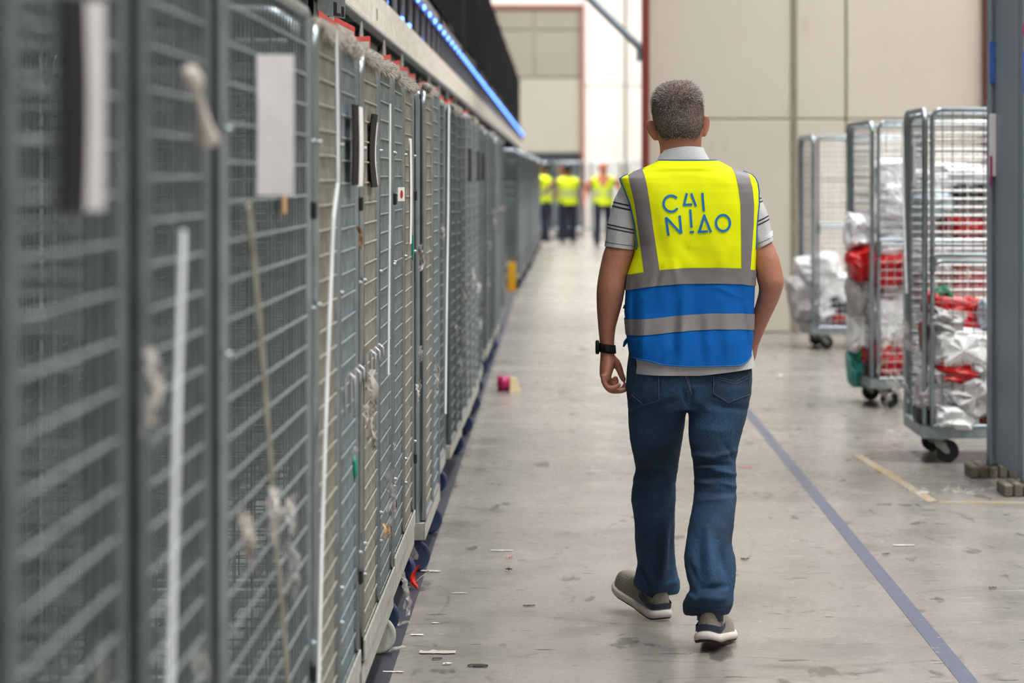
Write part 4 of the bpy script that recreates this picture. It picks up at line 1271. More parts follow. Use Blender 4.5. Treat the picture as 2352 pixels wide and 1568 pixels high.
vstrip('shoulder_band', [(386, 1678, 1682), (389, 1680, 1694), (394, 1682, 1710), (400, 1685, 1717), (430, 1691.5, 1724), (469, 1696, 1728), (516, 1697, 1727), (560, 1698, 1724), (618, 1699, 1720)], M['reflective'])
# blue piping round the armholes, neckline and hem
def vest_tube(name, pts_, r, mat):
    mb = MB(); mb.tube(pts_, r, 6); return mb.build(name, mat, vest, True)
vest_tube('piping', [vest_pt(math.radians(165), r_, .001) for r_ in np.linspace(400, 572, 40)], .0034, M['piping'])
vest_tube('piping', [vest_pt(math.radians(15), r_, .001) for r_ in np.linspace(393, 572, 40)], .0030, M['piping'])
vest_tube('hem_piping', [vest_pt(math.radians(a), 834, .0005) for a in np.linspace(-20, 200, 90)], .0022, M['piping'])
vest_tube('neck_piping', [vest_pt(math.radians(a), 368, .0005) for a in np.linspace(-20, 200, 50)], .0022, M['piping'])
# side closing tabs peeping out at the left
for (py0, py1) in ((694, 708), (772, 796)):
    t = MB().tube([mpt(1445, py0, .01), mpt(1438, (py0+py1)/2, .0), mpt(1432, py1, -.005)], [.006, .010, .004], 8, flat=.3)
    t.build('side_tab', M['vest_blue'], vest, True)
# printed letters: strokes laid on the cloth
S_ = 1/3.137
def lp(x, y): return (1320+x*S_, 150+y*S_)
def stroke(mb, pts_, w=5.3, closed=False):
    pts_ = [Vector((a, b, 0)) for a, b in pts_]
    N = len(pts_)
    rows = []
    for i, p in enumerate(pts_):
        a = pts_[(i-1) % N] if closed or i else p
        b = pts_[(i+1) % N] if closed or i < N-1 else p
        t = (b-a).normalized(); s = Vector((-t.y, t.x, 0))*w/2
        rows.append((p-s, p+s))
    def on(q): return vest_pt(th_of(q.x, q.y), q.y, .0026)
    vs_ = [on(q) for r_ in rows for q in r_]
    mb.add(vs_, [(2*i, 2*i+1, 2*((i+1) % N)+1, 2*((i+1) % N)) for i in range(N if closed else N-1)])
def line(a, b, n=8): return [lp(a[0]+(b[0]-a[0])*k/n, a[1]+(b[1]-a[1])*k/n) for k in range(n+1)]
def arc(cx, cy, rx, ry, a0, a1, n=36): return [lp(cx+rx*math.cos(math.radians(a0+(a1-a0)*k/n)), cy+ry*math.sin(math.radians(a0+(a1-a0)*k/n))) for k in range(n+1)]
for nm, strokes in (('letter_c', [arc(684, 993, 54, 57, -42, -326)]),
                    ('letter_a', [line((796, 919), (776, 1004)), line((768, 1003), (834, 999)), line((826, 921), (861, 1012))]),
                    ('letter_i', [line((905, 917), (916, 1047))]),
                    ('letter_n', [line((646, 1090), (665, 1221)), line((648, 1092), (752, 1204), 12), line((744, 1077), (757, 1206))]),
                    ('letter_i', [line((820, 1034), (829, 1164)), line((816, 1197), (846, 1194), 3)]),
                    ('letter_a', [line((921, 1070), (882, 1198)), line((873, 1195), (944, 1190)), line((916, 1072), (966, 1196))]),
                    ('letter_o', [arc(1052, 1131, 50, 57, 0, 360, 48)])):
    mb = MB()
    for s in strokes: stroke(mb, s)
    mb.build(nm, M['print_blue'], vest, False, fix=False)

# ---- polo shirt: collar, sleeves, tail below the vest
shirt = empty('polo_shirt', (0, 0, 0)); shirt.parent = man
mb = MB()
def collar(u, v):
    th = 2*PI*u
    s, c = math.sin(th), math.cos(th)
    top = 337+ (6 if s > 0 else 34)*abs(c)**2 + (0 if s > 0 else 22*abs(s))+(-c)*4
    bot = 377+6*abs(c)+(0 if s > 0 else 26*abs(s))
    k = v
    py = top+(bot-top)*k
    hw = 48.5+ (k**1.2)*22
    if v < .0: hw = 46
    db = .062+.004*k
    d = MD+HDY
    q = P(1567+3*k+hw*c, py, d)-ORG
    return Vector((q.x, HDY-(db if s > 0 else .062+.01*k)*s, q.z))
mb.grid(collar, 60, 10, True)
def collar_in(u, v):
    th = 2*PI*u
    a = collar(u, 0)
    ctr = P(1567, 340, MD+HDY)-ORG
    return Vector((a.x+(ctr.x-a.x)*.04*v, a.y*(1-.06*v), a.z-.03*v))
mb.grid(collar_in, 60, 4, True)
mb.build('collar', plain('collar knit', rgb(206, 208, 214), .85, var=.05, scale=150, bump=.2, bscale=300), shirt, True)
def sleeve(rows, stripes, name, mat):
    flat = [(l[0], l[1], r[0], r[1], dy, db, df) for (l, r, dy, db, df) in rows]
    fl = smooth_rows(flat, 60)
    def rg(t, grow=1.0, n=48):
        k = min(t*59, 58.999); i = int(k); u = k-i
        q = [a+(b-a)*u for a, b in zip(fl[i], fl[i+1])]
        g = (q[2]-q[0])*(grow-1)/2
        rr_ = ring2((q[0]-g, q[1]), (q[2]+g, q[3]), q[4], q[5]*grow, q[6]*grow, n)
        if True:
            o = []
            for kk, p in enumerate(rr_):
                f = .0028*noise.noise(Vector((p.x*30, p.z*16, 5)))+.0022*math.sin(kk*2*PI/n*7+1.3)*max(0, t-.25)*(1 if t < .86 else .35)
                cc = sum(rr_, Vector())/n
                o.append(p+(p-cc).normalized()*f)
            return o
        return rr_
    mb = MB()
    rings = [rg(i/70) for i in range(71)]
    last = rg(1.0, .93); rings.append([p+Vector((0, 0, .004)) for p in last]); rings.append([p+Vector((0, 0, .03)) for p in rg(1.0, .90)])
    mb.loft(rings, caps=True)
    o = mb.build(name, mat, shirt, True)
    for t in stripes:
        m2 = MB(); m2.loft([rg(t, 1.022), rg(t+.014, 1.022)], caps=False)
        m2.build('stripe', M['stripe_black'], o, True, fix=False)
    m2 = MB(); m2.loft([rg(.885, 1.012), rg(.893, 1.016), rg(.900, 1.012)], caps=False)
    m2.build('cuff_seam', plain('seam knit', rgb(120, 121, 126), .9), o, True, fix=False)
    return o
sleeve([((1434, 402), (1476, 396), .0, .035, .04), ((1426, 428), (1480, 432), .010, .046, .048), ((1409, 462), (1478, 478), .014, .050, .052), ((1396.5, 507), (1472, 524), .014, .052, .055), ((1391, 542), (1465, 555), .014, .054, .057), ((1388, 565), (1460, 574), .014, .056, .058)], (.40, .44, .63, .67), 'sleeve', M['polo'])
sleeve([((1692, 394), (1728, 402), .0, .035, .04), ((1695, 428), (1741, 425), .010, .046, .048), ((1700, 475), (1750, 460), .012, .050, .052), ((1708, 520), (1763.5, 494), .010, .052, .055), ((1720, 552), (1772, 530), .008, .053, .056), ((1730, 575), (1777, 551), .006, .054, .057)], (.36, .40, .60, .64), 'sleeve', M['polo'])
mb = MB()
def tail(u, v):
    th = 2*PI*u
    c, s = math.cos(th), math.sin(th)
    p = 2.8
    cs, sn = math.copysign(abs(c)**(2/p), c), math.copysign(abs(s)**(2/p), s)
    xl, xr = 1452-4*v, 1726+8*v
    px = (xl+xr)/2+(xr-xl)/2*cs
    bot = interp([(1448, 854), (1500, 856), (1600, 856), (1677, 848), (1734, 841)], px)
    py = 790+(bot-790)*v
    q = P(px, py, MD)-ORG
    f = .004*noise.noise(Vector((px*.02, py*.01, 4)))+.003*math.sin(px*.05+1)*v
    return Vector((q.x, -(.121 if sn > 0 else .118)*sn-f*sn-.004*v*sn, q.z))
mb.grid(tail, 110, 18, True)
mb.build('shirt_tail', M['polo'], shirt, True)

# ---- jeans
mb = MB()
PEL = [((1448, 780), (1722, 780), 0, .105, .10), ((1441, 830), (1726, 830), 0, .112, .105), ((1439.5, 860), (1727, 855), 0, .116, .105), ((1438.6, 890), (1726, 888), 0, .118, .104), ((1440, 915), (1724.5, 912), 0, .113, .10), ((1443, 938), (1720, 935), .0, .098, .09)]
flat = [(l[0], l[1], r[0], r[1], dy, db, df) for (l, r, dy, db, df) in PEL]
mb.loft([ring2((q[0], q[1]), (q[2], q[3]), q[4], q[5], q[6], 36, 2.5) for q in smooth_rows(flat, 20)])
LL = [((1441, 880), (1578, 880), .004, .110, .10), ((1441, 915), (1578, 915), .012, .106, .098), ((1443, 950), (1575, 950), .03, .096, .092), ((1447, 1003), (1568, 1003), .075, .086, .086), ((1459, 1073), (1557, 1073), .135, .074, .074), ((1455.5, 1101), (1554, 1100), .155, .072, .072), ((1450, 1146), (1552, 1145), .185, .074, .070), ((1456.5, 1196), (1551, 1194), .215, .072, .070), ((1459, 1250), (1550, 1245), .25, .070, .072),
      ((1462, 1285), (1552, 1285), .27, .072, .074), ((1459, 1318), (1557, 1318), .285, .078, .080), ((1454, 1336), (1561, 1338), .298, .076, .088), ((1461, 1350), (1561, 1352), .306, .068, .088), ((1482, 1363), (1557, 1362), .314, .056, .08)]
RL = [((1581, 880), (1725, 880), -.004, .112, .10), ((1581, 915), (1723.5, 915), -.008, .108, .098), ((1582, 950), (1716.5, 950), -.02, .098, .094), ((1583.5, 1013), (1698.5, 1013), -.045, .084, .086), ((1592, 1065), (1691, 1065), -.06, .074, .078), ((1595.5, 1110), (1690.5, 1110), -.075, .070, .075), ((1592, 1150), (1691, 1155), -.11, .072, .072), ((1583, 1200), (1686, 1200), -.15, .074, .070), ((1575, 1248), (1681, 1248), -.19, .074, .070),
      ((1572, 1285), (1687, 1290), -.22, .074, .072), ((1577, 1325), (1688, 1330), -.245, .074, .074), ((1584, 1355), (1685, 1358), -.26, .074, .076), ((1570, 1380), (1684, 1380), -.262, .066, .084), ((1567, 1398), (1680, 1396), -.252, .052, .086), ((1572, 1412), (1674, 1408), -.238, .040, .080)]
for rows in (LL, RL):
    flat = [(l[0], l[1], r[0], r[1], dy, db, df) for (l, r, dy, db, df) in rows]
    mb.loft([ring2((q[0], q[1]), (q[2], q[3]), q[4], q[5], q[6], 32, 2.2) for q in smooth_rows(flat, 70)])
jeans = remeshed(mb, .005, 4, .5)
JF = [  # folds: image segment, width, height
    (1590, 1045, 1640, 1050, 6, .008), (1640, 1050, 1690, 1035, 6, .007), (1597, 1062, 1680, 1068, 5, -.008), (1600, 1075, 1650, 1072, 5, .007), (1640, 1080, 1692, 1090, 5, .007), (1610, 1098, 1660, 1094, 5, -.006), (1598, 1108, 1640, 1112, 5, .006), (1650, 1108, 1690, 1118, 5, .006), (1600, 1130, 1690, 1132, 6, -.004), (1600, 1150, 1680, 1146, 6, .004),
    (1665, 1020, 1690, 1060, 6, -.006), (1650, 1240, 1670, 1330, 10, -.009), (1625, 1215, 1635, 1330, 11, .008), (1600, 1240, 1610, 1340, 11, -.006), (1580, 1290, 1600, 1340, 7, -.006), (1680, 1260, 1684, 1350, 7, .006), (1612, 1352, 1670, 1345, 7, -.010), (1600, 1372, 1665, 1376, 8, .009), (1576, 1362, 1602, 1380, 6, .007), (1570, 1396, 1620, 1402, 6, -.006), (1640, 1396, 1678, 1385, 6, .006),
    (1462, 1075, 1550, 1090, 6, -.006), (1458, 1100, 1520, 1098, 6, .006), (1470, 1125, 1548, 1110, 6, -.005), (1456, 1150, 1500, 1140, 7, .005), (1530, 1200, 1520, 1345, 9, .010), (1505, 1230, 1500, 1340, 10, -.006), (1545, 1215, 1540, 1300, 7, -.006), (1462, 1290, 1490, 1350, 7, -.010), (1480, 1300, 1510, 1355, 8, .007), (1515, 1345, 1556, 1335, 7, .007), (1460, 1010, 1470, 1070, 8, .003),
    (1640, 930, 1715, 940, 7, -.006), (1600, 918, 1630, 945, 8, .004), (1590, 900, 1583, 935, 5, -.008), (1570, 900, 1577, 935, 5, -.008), (1480, 935, 1560, 920, 8, -.005), (1450, 945, 1480, 935, 6, -.004), (1600, 880, 1636, 870, 8, -.004), (1600, 985, 1680, 990, 10, .003)]
def jf(co, no):
    d = np.zeros(len(co))
    for i in range(len(co)):
        X, Y, Z = co[i]
        if no[i][1] < .35:
            dd = Y+MD
            px = VX+F*(X+ORG.x)/dd; py = HY+F*(CAMH-Z)/dd
            f = 0.0
            for q in JF:
                if abs(py-(q[1]+q[3])/2) < abs(q[3]-q[1])/2+22 and abs(px-(q[0]+q[2])/2) < abs(q[2]-q[0])/2+24:
                    f += seg_fold(px, py, *q)
            d[i] = 1.5*f*min(1.0, (.35-no[i][1])*1.4)
        d[i] += .0022*noise.noise(Vector((X*22, Y*22, Z*13)))+.0012*noise.noise(Vector((X*60, Y*60, Z*38)))
    return d
displace(jeans, jf)
jeans.materials.append(M['denim'])
jo = put('jeans', jeans, man)
jb = BVHTree.FromPolygons([v.co.copy() for v in jeans.vertices], [tuple(p.vertices) for p in jeans.polygons])
def on_jeans(px, py, off):
    # step from behind along the line of depth, staying at the same image place
    x, z = None, None
    d = MD
    for _ in range(3):
        q = P(px, py, d)-ORG
        h = jb.ray_cast(Vector((q.x, -1.5, q.z)), Vector((0, 1, 0)))
        if h[0] is None: return q
        d = MD+h[0].y
    return h[0]+h[1]*off if h[1].y < 0 else h[0]-h[1]*off
def jpatch(name, poly_l, poly_r, off, mat):
    """patch between a left and a right edge polyline"""
    mb = MB()
    n = 14
    def e(tab, v):
        k = min(v*(len(tab)-1), len(tab)-1.0001); i = int(k); u = k-i
        return (tab[i][0]+(tab[i+1][0]-tab[i][0])*u, tab[i][1]+(tab[i+1][1]-tab[i][1])*u)
    def f(u, v):
        a, b = e(poly_l, v), e(poly_r, v)
        return on_jeans(a[0]+(b[0]-a[0])*u, a[1]+(b[1]-a[1])*u, off)
    mb.grid(f, n, n)
    return mb.build(name, mat, jo, True, fix=False)
def jline(name, pts_, parent, r=.0007, mat=None):
    out = []
    for (a, b) in zip(pts_[:-1], pts_[1:]):
        for k in range(10): out.append(on_jeans(a[0]+(b[0]-a[0])*k/10, a[1]+(b[1]-a[1])*k/10, .0032))
    out.append(on_jeans(pts_[-1][0], pts_[-1][1], .0032))
    mb = MB(); mb.tube(out, r, 5)
    return mb.build(name, mat or M['stitch'], parent, True)
pk = jpatch('back_pocket', [(1638, 862), (1637, 903), (1672, 924)], [(1720, 850), (1724, 905), (1672.5, 924.5)], .0022, M['denim'])
jline('stitching', [(1639, 862), (1638, 903), (1672, 924), (1721, 905), (1719, 852)], pk)
jline('stitching', [(1650, 866), (1688, 876), (1716, 862)], pk, .0007)
jline('stitching', [(1650, 871), (1689, 882), (1716, 868)], pk, .0007)
pk = jpatch('back_pocket', [(1452, 862), (1450, 905), (1478, 928)], [(1514, 860), (1514.5, 917), (1478.5, 928.5)], .0022, M['denim'])
jline('stitching', [(1513, 860), (1514, 918), (1478, 928), (1452, 906)], pk)
jline('seam', [(1573, 858), (1580, 880), (1588, 905)], jo, .0009)
jline('seam', [(1577, 858), (1585, 885), (1587, 906)], jo, .0007)

# ---- shoes
def make_shoe(heel, yaw, pitch):
    s = empty('shoe', heel); s.parent = man
    s.rotation_mode = 'ZXY' if False else 'XYZ'
    s.rotation_euler = (pitch, 0, yaw)
    L = .288
    WT = [(0, .004), (.003, .015), (.010, .026), (.022, .033), (.04, .0365), (.08, .037), (.13, .037), (.18, .044), (.215, .048), (.25, .043), (.272, .031), (.284, .016), (.288, .004)]
    CT = [(0, 0), (.1, .0), (.2, .004), (.288, -.004)]
    def outline(y, grow): return interp(CT, y), max(.002, interp(WT, y)+grow)
    ys_ = [L*(1-math.cos(PI*k/30))/2 for k in range(31)]
    def slab(z0, z1, g0, g1, y0s=0.0, bulge=.0):
        mb = MB()
        rings = []
        for z, g in ((z0, g0), ((z0+z1)/2, (g0+g1)/2+bulge), (z1, g1)):
            rg = []
            for y_ in ys_:
                c, w = outline(y_, g); rg.append(Vector((c+w, y_*(L+2*g)/L-g, z*(1-.22*y_/L)+rise(y_))))
            for y_ in reversed(ys_[1:-1]):
                c, w = outline(y_, g); rg.append(Vector((c-w, y_*(L+2*g)/L-g, z*(1-.22*y_/L)+rise(y_))))
            rings.append(rg)
        mb.loft(rings)
        return mb
    def rise(y_): return .012*max(0, (y_-.19)/.1)**2+.008*max(0, (.03-y_)/.03)**2
    slab(0, .006, -.001, .003).build('outsole', M['outsole'], s, True)
    slab(.006, .027, .003, .0005, bulge=.002).build('midsole', M['shoe_white'], s, True)
    TOP = [(0, .078), (.02, .092), (.05, .094), (.08, .100), (.11, .108), (.14, .098), (.18, .080), (.22, .074), (.26, .068), (.288, .052)]
    mb = MB()
    rings = []
    for y_ in [.002+.284*(1-math.cos(PI*k/26))/2 for k in range(27)]:
        c, w = outline(y_, -.003)
        h = interp(TOP, y_)+0
        z0 = .022*(1-.22*y_/L)+rise(y_)
        rg = []
        for k in range(24):
            a = 2*PI*k/24
            zz = (h-z0)*(max(0, math.sin(a))**.62)
            tap = 1-.22*(zz/(h-z0+1e-6))
            rg.append(Vector((c+w*math.copysign(abs(math.cos(a))**.7, math.cos(a))*tap, y_+.010*(zz/.09)*(1 if y_ < .05 else 0), z0+zz+(-.004 if math.sin(a) < 0 else 0))))
        rings.append(rg)
    mb.loft(rings)
    up = mb.build('upper', M['shoe_suede'], s, True)
    # navy band and heel seams
    def heel_band(nm, z0, z1, g, mat, y1=.10):
        m2 = MB()
        rows = []
        for z in (z0, z1):
            rg = []
            yv = [y1*(1-(k/24))for k in range(25)]
            for y_ in yv:
                c, w = outline(max(.002, y_), g); rg.append(Vector((c-w, y_-g*.9, z+rise(y_)+.012*(y_/y1)**2)))
            for y_ in reversed(yv[:-1]):
                c, w = outline(max(.002, y_), g); rg.append(Vector((c+w, y_-g*.9, z+rise(y_)+.012*(y_/y1)**2)))
            rows.append(rg)
        n = len(rows[0])
        m2.add(rows[0]+rows[1], [(k, k+1, n+k+1, n+k) for k in range(n-1)])
        return m2.build(nm, mat, up, True, fix=False)
    heel_band('navy_band', .030, .046, .0, M['shoe_navy'], .10)
    sk_ = MB(); sk_.loft([[Vector((r_*math.cos(2*PI*i/20), y0_+r_*1.15*math.sin(2*PI*i/20), z_)) for i in range(20)] for z_, y0_, r_ in ((.06, .062, .036), (.09, .060, .037), (.12, .058, .038), (.20, .066, .040))])
    sk_.build('sock', M['shoe_navy'], s, True)
    for k in range(5):
        y_ = .115+k*.017; h = interp(TOP, y_)
        MB().tube([(-.022, y_, h-.010), (0, y_+.003, h+.003), (.022, y_, h-.010)], .0028, 6).build('lace', plain('shoe lace', rgb(190, 186, 178), .8), up, True)
    return s
hr = P(1622, 1470, 7.925)-ORG; hr.z = .030
make_shoe(hr, math.radians(-13), math.radians(-6.0)).scale = (1.12, 1.06, 1.12)
hl = P(1524, 1416, 8.50)-ORG; hl.z = .0
make_shoe(hl, math.radians(27), math.radians(12)).scale = (1.12, 1.06, 1.18)

# ---- wristwatch
wt = empty('wristwatch', (0, 0, 0)); wt.parent = man
mb = MB()
r0 = ring2((1374.5, 788), (1414, 793), .030, .034, .034, 32); r1 = ring2((1375.5, 807), (1415.5, 811), .031, .034, .034, 32)
i0 = ring2((1377, 787), (1412, 792), .030, .031, .031, 32); i1 = ring2((1378, 808), (1413, 812), .031, .031, .031, 32)
mb.loft([i0, r0, r1, i1], caps=False)
mb.build('watch_band', M['black_plastic'], wt, True)
cc = mpt(1372, 797, .030)
mb = MB(); mb.lathe([(0, -.006), (.019, -.006), (.0225, -.003), (.0225, .003), (.020, .006), (0, .006)], 28, 'X')
cs_ = mb.build('watch_case', M['black_plastic'], wt, True, tuple(cc))
for k in range(5):
    a = mpt(1392+k*4.3, 801+k*.6, .030-.0345+.001*k)
    MB().cbox(-.0012, .0012, -.0008, .0008, -.007, .007, .0003).build('band_slot', M['outsole'], wt, False, tuple(a))

# ================================================================== WORKERS at the far end
M['navy_cloth'] = plain('navy work trousers', rgb(30, 34, 54), .85)
M['vest_far'] = plain('fluorescent vest', rgb(222, 244, 16), .75)
M['band_far'] = plain('pale reflective band', rgb(190, 206, 120), .5)
M['black_hair'] = plain('black hair', rgb(20, 18, 20), .6)
def worker(x, d, rz, label, skin, hair_mat, lean=0.0, arms=((.32, .05, 1.02), (-.32, .05, 1.02)), open_front=False, stride=.08, shirt=None, hgt=1.74):
    """facing +y before turning"""
    r = empty('person', (x, d, 0), rz)
    tag(r, label, 'person', 'workers at the far end of the aisle')
    k = hgt/1.75
    def ell(cx, cy, z, rx, ry, n=16): return [Vector((cx+rx*math.cos(2*PI*i/n), cy+ry*math.sin(2*PI*i/n), z)) for i in range(n)]
    mb = MB()
    mb.loft([ell(0, lean+.01, z*k, a, b) for z, a, b in ((1.42, .085, .07), (1.50, .056, .058), (1.545, .058, .07), (1.58, .066, .085), (1.63, .074, .095), (1.68, .073, .094), (1.72, .060, .075), (1.745, .03, .035))])
    mb.tube([(0, lean+.10, 1.63*k), (0, lean+.125, 1.60*k), (0, lean+.10, 1.585*k)], [.012, .016, .012], 8)
    for s in (-1, 1):
        mb.tube([(s*.072, lean+.0, 1.60*k), (s*.082, lean-.005, 1.625*k), (s*.078, lean, 1.655*k)], [.012, .017, .012], 8)
    mb.loft([ell(0, lean*.6, z*k, a, b) for z, a, b in ((.92, .15, .10), (1.1, .15, .10), (1.3, .18, .10), (1.42, .15, .08), (1.46, .08, .06))])
    for s, (ax, ay, az) in zip((1, -1), arms):
        sh = Vector((s*.19, lean*.8, 1.40*k)); el = Vector((s*.27, ay*.4-.03, 1.14*k)); wr = Vector((ax, ay, az))
        el = (sh+wr)/2+Vector((s*.05, -.06, -.02))
        mb.tube([sh, (sh+el)/2, el, (el+wr)/2, wr], [.052, .048, .042, .036, .028], 10)
        hd = (wr-el).normalized()
        mb.tube([wr, wr+hd*.04, wr+hd*.085], [.028, .040, .030], 8, flat=.55)
        for q in range(4):
            o = Vector((0, (q-1.5)*.018, 0)); b = wr+hd*.07+o
            mb.tube([b, b+hd*.045+Vector((0, 0, -.012))], [.010, .008], 6)
        mb.tube([wr+hd*.02+Vector((0, .03, 0)), wr+hd*.06+Vector((0, .05, -.01))], [.011, .009], 6)
    for s in (-1, 1):
        mb.tube([(s*.09, 0, .9), (s*.10, s*stride*.5, .5), (s*.10, s*stride, .12)], [.06, .05, .035], 8)
    b = remeshed(mb, .010, 3)
    b.materials.append(skin); put('body', b, r)
    hm_ = MB()
    if hair_mat:
        hm_.loft([ell(0, lean-.012, z*k, a, b_) for z, a, b_ in ((1.58, .060, .070), (1.63, .080, .088), (1.68, .081, .094), (1.73, .068, .080), (1.762, .03, .04))])
        hm_.build('hair', hair_mat, r, True)
    t = MB()
    t.loft([ell(0, 0, z*k, a, b_, 20) for z, a, b_ in ((1.02, .165, .115), (.95, .175, .125), (.86, .17, .12), (.80, .15, .10))])
    for s in (-1, 1):
        t.loft([ell(s*(.088+.02*(1-z)), s*stride*(1-z), z*k, a, b_, 16) for z, a, b_ in ((.92, .085, .115), (.75, .085, .098), (.5, .070, .078), (.3, .068, .075), (.07, .068, .078))])
    tm = remeshed(t, .012, 3); tm.materials.append(M['navy_cloth']); put('trousers', tm, r)
    for s in (-1, 1):
        sh = MB(); sh.loft([[Vector((s*.11+w*math.cos(2*PI*i/12), y_+s*stride, max(0.0, h*.5+h*.5*math.sin(2*PI*i/12)))) for i in range(12)] for y_, w, h in ((-.10, .025, .07), (-.07, .036, .09), (0, .038, .10), (.08, .046, .075), (.14, .042, .055), (.18, .018, .035))])
        sh.build('shoe', M['rubber'], r, True)
    v = MB()
    NA = 40
    rows = ((.86, .185, .135), (.95, .185, .135), (1.1, .18, .130), (1.25, .195, .135), (1.36, .222, .125), (1.41, .215, .105), (1.445, .15, .085), (1.47, .085, .07))
    for i0, i1 in zip(rows[:-1], rows[1:]):
        for q in range(NA):
            a0, a1 = 2*PI*q/NA, 2*PI*(q+1)/NA
            am = math.degrees((a0+a1)/2)
            if open_front and abs(am-90) < (3+45*max(0, (i0[0]-1.10))/.36): continue
            def vp_(R, a): return (R[1]*math.cos(a), lean*.7*(R[0]-.9)/.5+R[2]*math.sin(a), R[0]*k)
            v.add([vp_(i0, a0), vp_(i0, a1), vp_(i1, a1), vp_(i1, a0)], [(0, 1, 2, 3)])
    vo = v.build('safety_vest', M['vest_far'], r, True, fix=False)
    bnd = MB()
    for q in range(NA):
        a0, a1 = 2*PI*q/NA, 2*PI*(q+1)/NA
        am = math.degrees((a0+a1)/2)
        if open_front and abs(am-90) < 5: continue
        bnd.add([((.188)*math.cos(a), lean*.7*(z-.9)/.5+.138*math.sin(a), z*k) for z, a in ((1.01, a0), (1.01, a1), (1.20, a1), (1.20, a0))], [(0, 1, 2, 3)])
    bnd.build('reflective_band', M['band_far'], vo, True, fix=False)
    r.scale = (1.14, 1.1, 1.0)
    return r
sk1 = plain('skin far', rgb(150, 100, 80), .6); sk2 = plain('reddish skin far', rgb(196, 120, 96), .6)
dd = 57.0
worker((1252-VX)*58/F, 58, math.radians(65), 'far worker in a yellow vest at the left, turned sideways by the cages', sk1, M['black_hair'], .02, ((.24, .28, 1.05), (-.20, .25, 1.05)))
worker((1304-VX)*56.5/F, 56.5, 0, 'far worker in a yellow vest seen from behind with arms held out', sk1, M['black_hair'], .0, ((.42, .22, 1.12), (-.42, .2, 1.1)), hgt=1.70)
worker((1385-VX)*53.5/F, 53.5, PI, 'bald far worker in an open yellow vest walking towards the camera', sk2, None, .03, ((.34, .04, .92), (-.36, .05, .96)), True, .12)
worker((1294-VX)*60.2/F, 60.2, 1.45, 'far worker mostly hidden behind the one with arms held out', sk1, M['black_hair'], .0, ((.25, .2, 1.0), (-.25, .2, 1.0)), hgt=1.70)

# ================================================================== FLOOR DEBRIS
rd = random.Random(17)
def fpt(px, py): 
    d = F*CAMH/(py-HY); return ((px-VX)*d/F, d)
def scrap(name, px, py, lx, ly_, rz, mat, label, curl=.002, cat='litter', jag=.25):
    x, y_ = fpt(px, py)
    mb = MB()
    n, m = 8, 3
    pts_ = []
    off = rd.uniform(0, 30)
    for i in range(n+1):
        for j in range(m+1):
            a, b = i/n-.5, j/m-.5
            e = 1+jag*rd.uniform(-1, 1)*(1 if j in (0, m) else 0)
            pts_.append((a*lx, b*ly_*e*(1-.5*abs(a)), .0022+max(0, curl*(.5+.5*noise.noise(Vector((a*5+off, b*4, 1)))))))
    mb.add(pts_, [(i*(m+1)+j, i*(m+1)+j+1, (i+1)*(m+1)+j+1, (i+1)*(m+1)+j) for i in range(n) for j in range(m)])
    nv_ = len(mb.v)
    mb.add([(p[0], p[1], p[2]-.0012) for p in pts_], [(i*(m+1)+j, (i+1)*(m+1)+j, (i+1)*(m+1)+j+1, i*(m+1)+j+1) for i in range(n) for j in range(m)])
    o = mb.build(name, mat, None, True, (x, y_, 0), (0, 0, rz), fix=False)
    return tag(o, label, cat)
W = M['paper']; Dk = plain('dark grit', rgb(58, 52, 48), .9)
scrap('paper_strip', 1152, 1265, .085, .018, -.05, W, 'thin white paper strip alone in the middle of the aisle')
scrap('paper_strip', 2076, 1253, .085, .022, .02, W, 'pale paper strip on the floor right of the blue line')
scrap('paper_strip', 990, 1314, .075, .018, -.15, W, 'white paper strip beside the red torn wrapper', .008)
scrap('paper_strip', 1055, 1363, .05, .010, 0, W, 'tiny white paper sliver below the red torn wrapper')
scrap('plastic_scrap', 1005, 1499, .11, .055, .0, plain('milky film', rgb(196, 190, 182), .4), 'flat milky film scrap near the left tape', .003)
scrap('paper_strip', 903, 1544, .06, .016, -.1, W, 'white paper strip on the dark tape by the nearest grey wheel')
scrap('paper_scrap', 958, 1459, .04, .022, -.1, W, 'small torn white scrap beside the dark tape')
scrap('paper_scrap', 1027, 1527, .028, .014, .4, W, 'small white scrap near the bottom of the aisle', .008)
scrap('paper_scrap', 1000, 1432, .024, .014, .1, W, 'tiny pale scrap near the dark tape above the milky film')
scrap('grit', 1004, 1515, .030, .016, .2, Dk, 'black crumb on the floor under the milky film scrap', .008)
scrap('grit', 1098, 1531, .06, .030, -.2, Dk, 'flat dark leaf like scrap near the bottom of the aisle', .008)
scrap('grit', 1170, 1284, .03, .012, .6, plain('pink thread', rgb(190, 110, 110), .8), 'small pink thread below the thin paper strip', .012)
scrap('grit', 1168, 1312, .028, .014, -.6, Dk, 'dark curled crumb in the middle of the aisle', .016)
scrap('grit', 2035, 1275, .035, .012, .5, Dk, 'dark twig like crumb right of the blue line', .010)
scrap('grit', 1793, 868, .03, .03, 0, W, 'white crumb far off on the floor joint right of the man', .03)
scrap('grit', 1715, 1073, .06, .04, 0, plain('pink chalk', rgb(206, 120, 124), .9), 'faint pink chalk mark on the floor right of the man', .0005)
scrap('grit', 1710, 1285, .035, .018, .3, Dk, 'dark flake on the floor by the right trouser leg', .006)
scrap('grit', 1215, 1392, .04, .014, .1, Dk, 'dark flake in the middle of the lower aisle', .004)
scrap('grit', 2280, 1352, .03, .016, .2, Dk, 'dark crumb on the floor at the far right', .008)
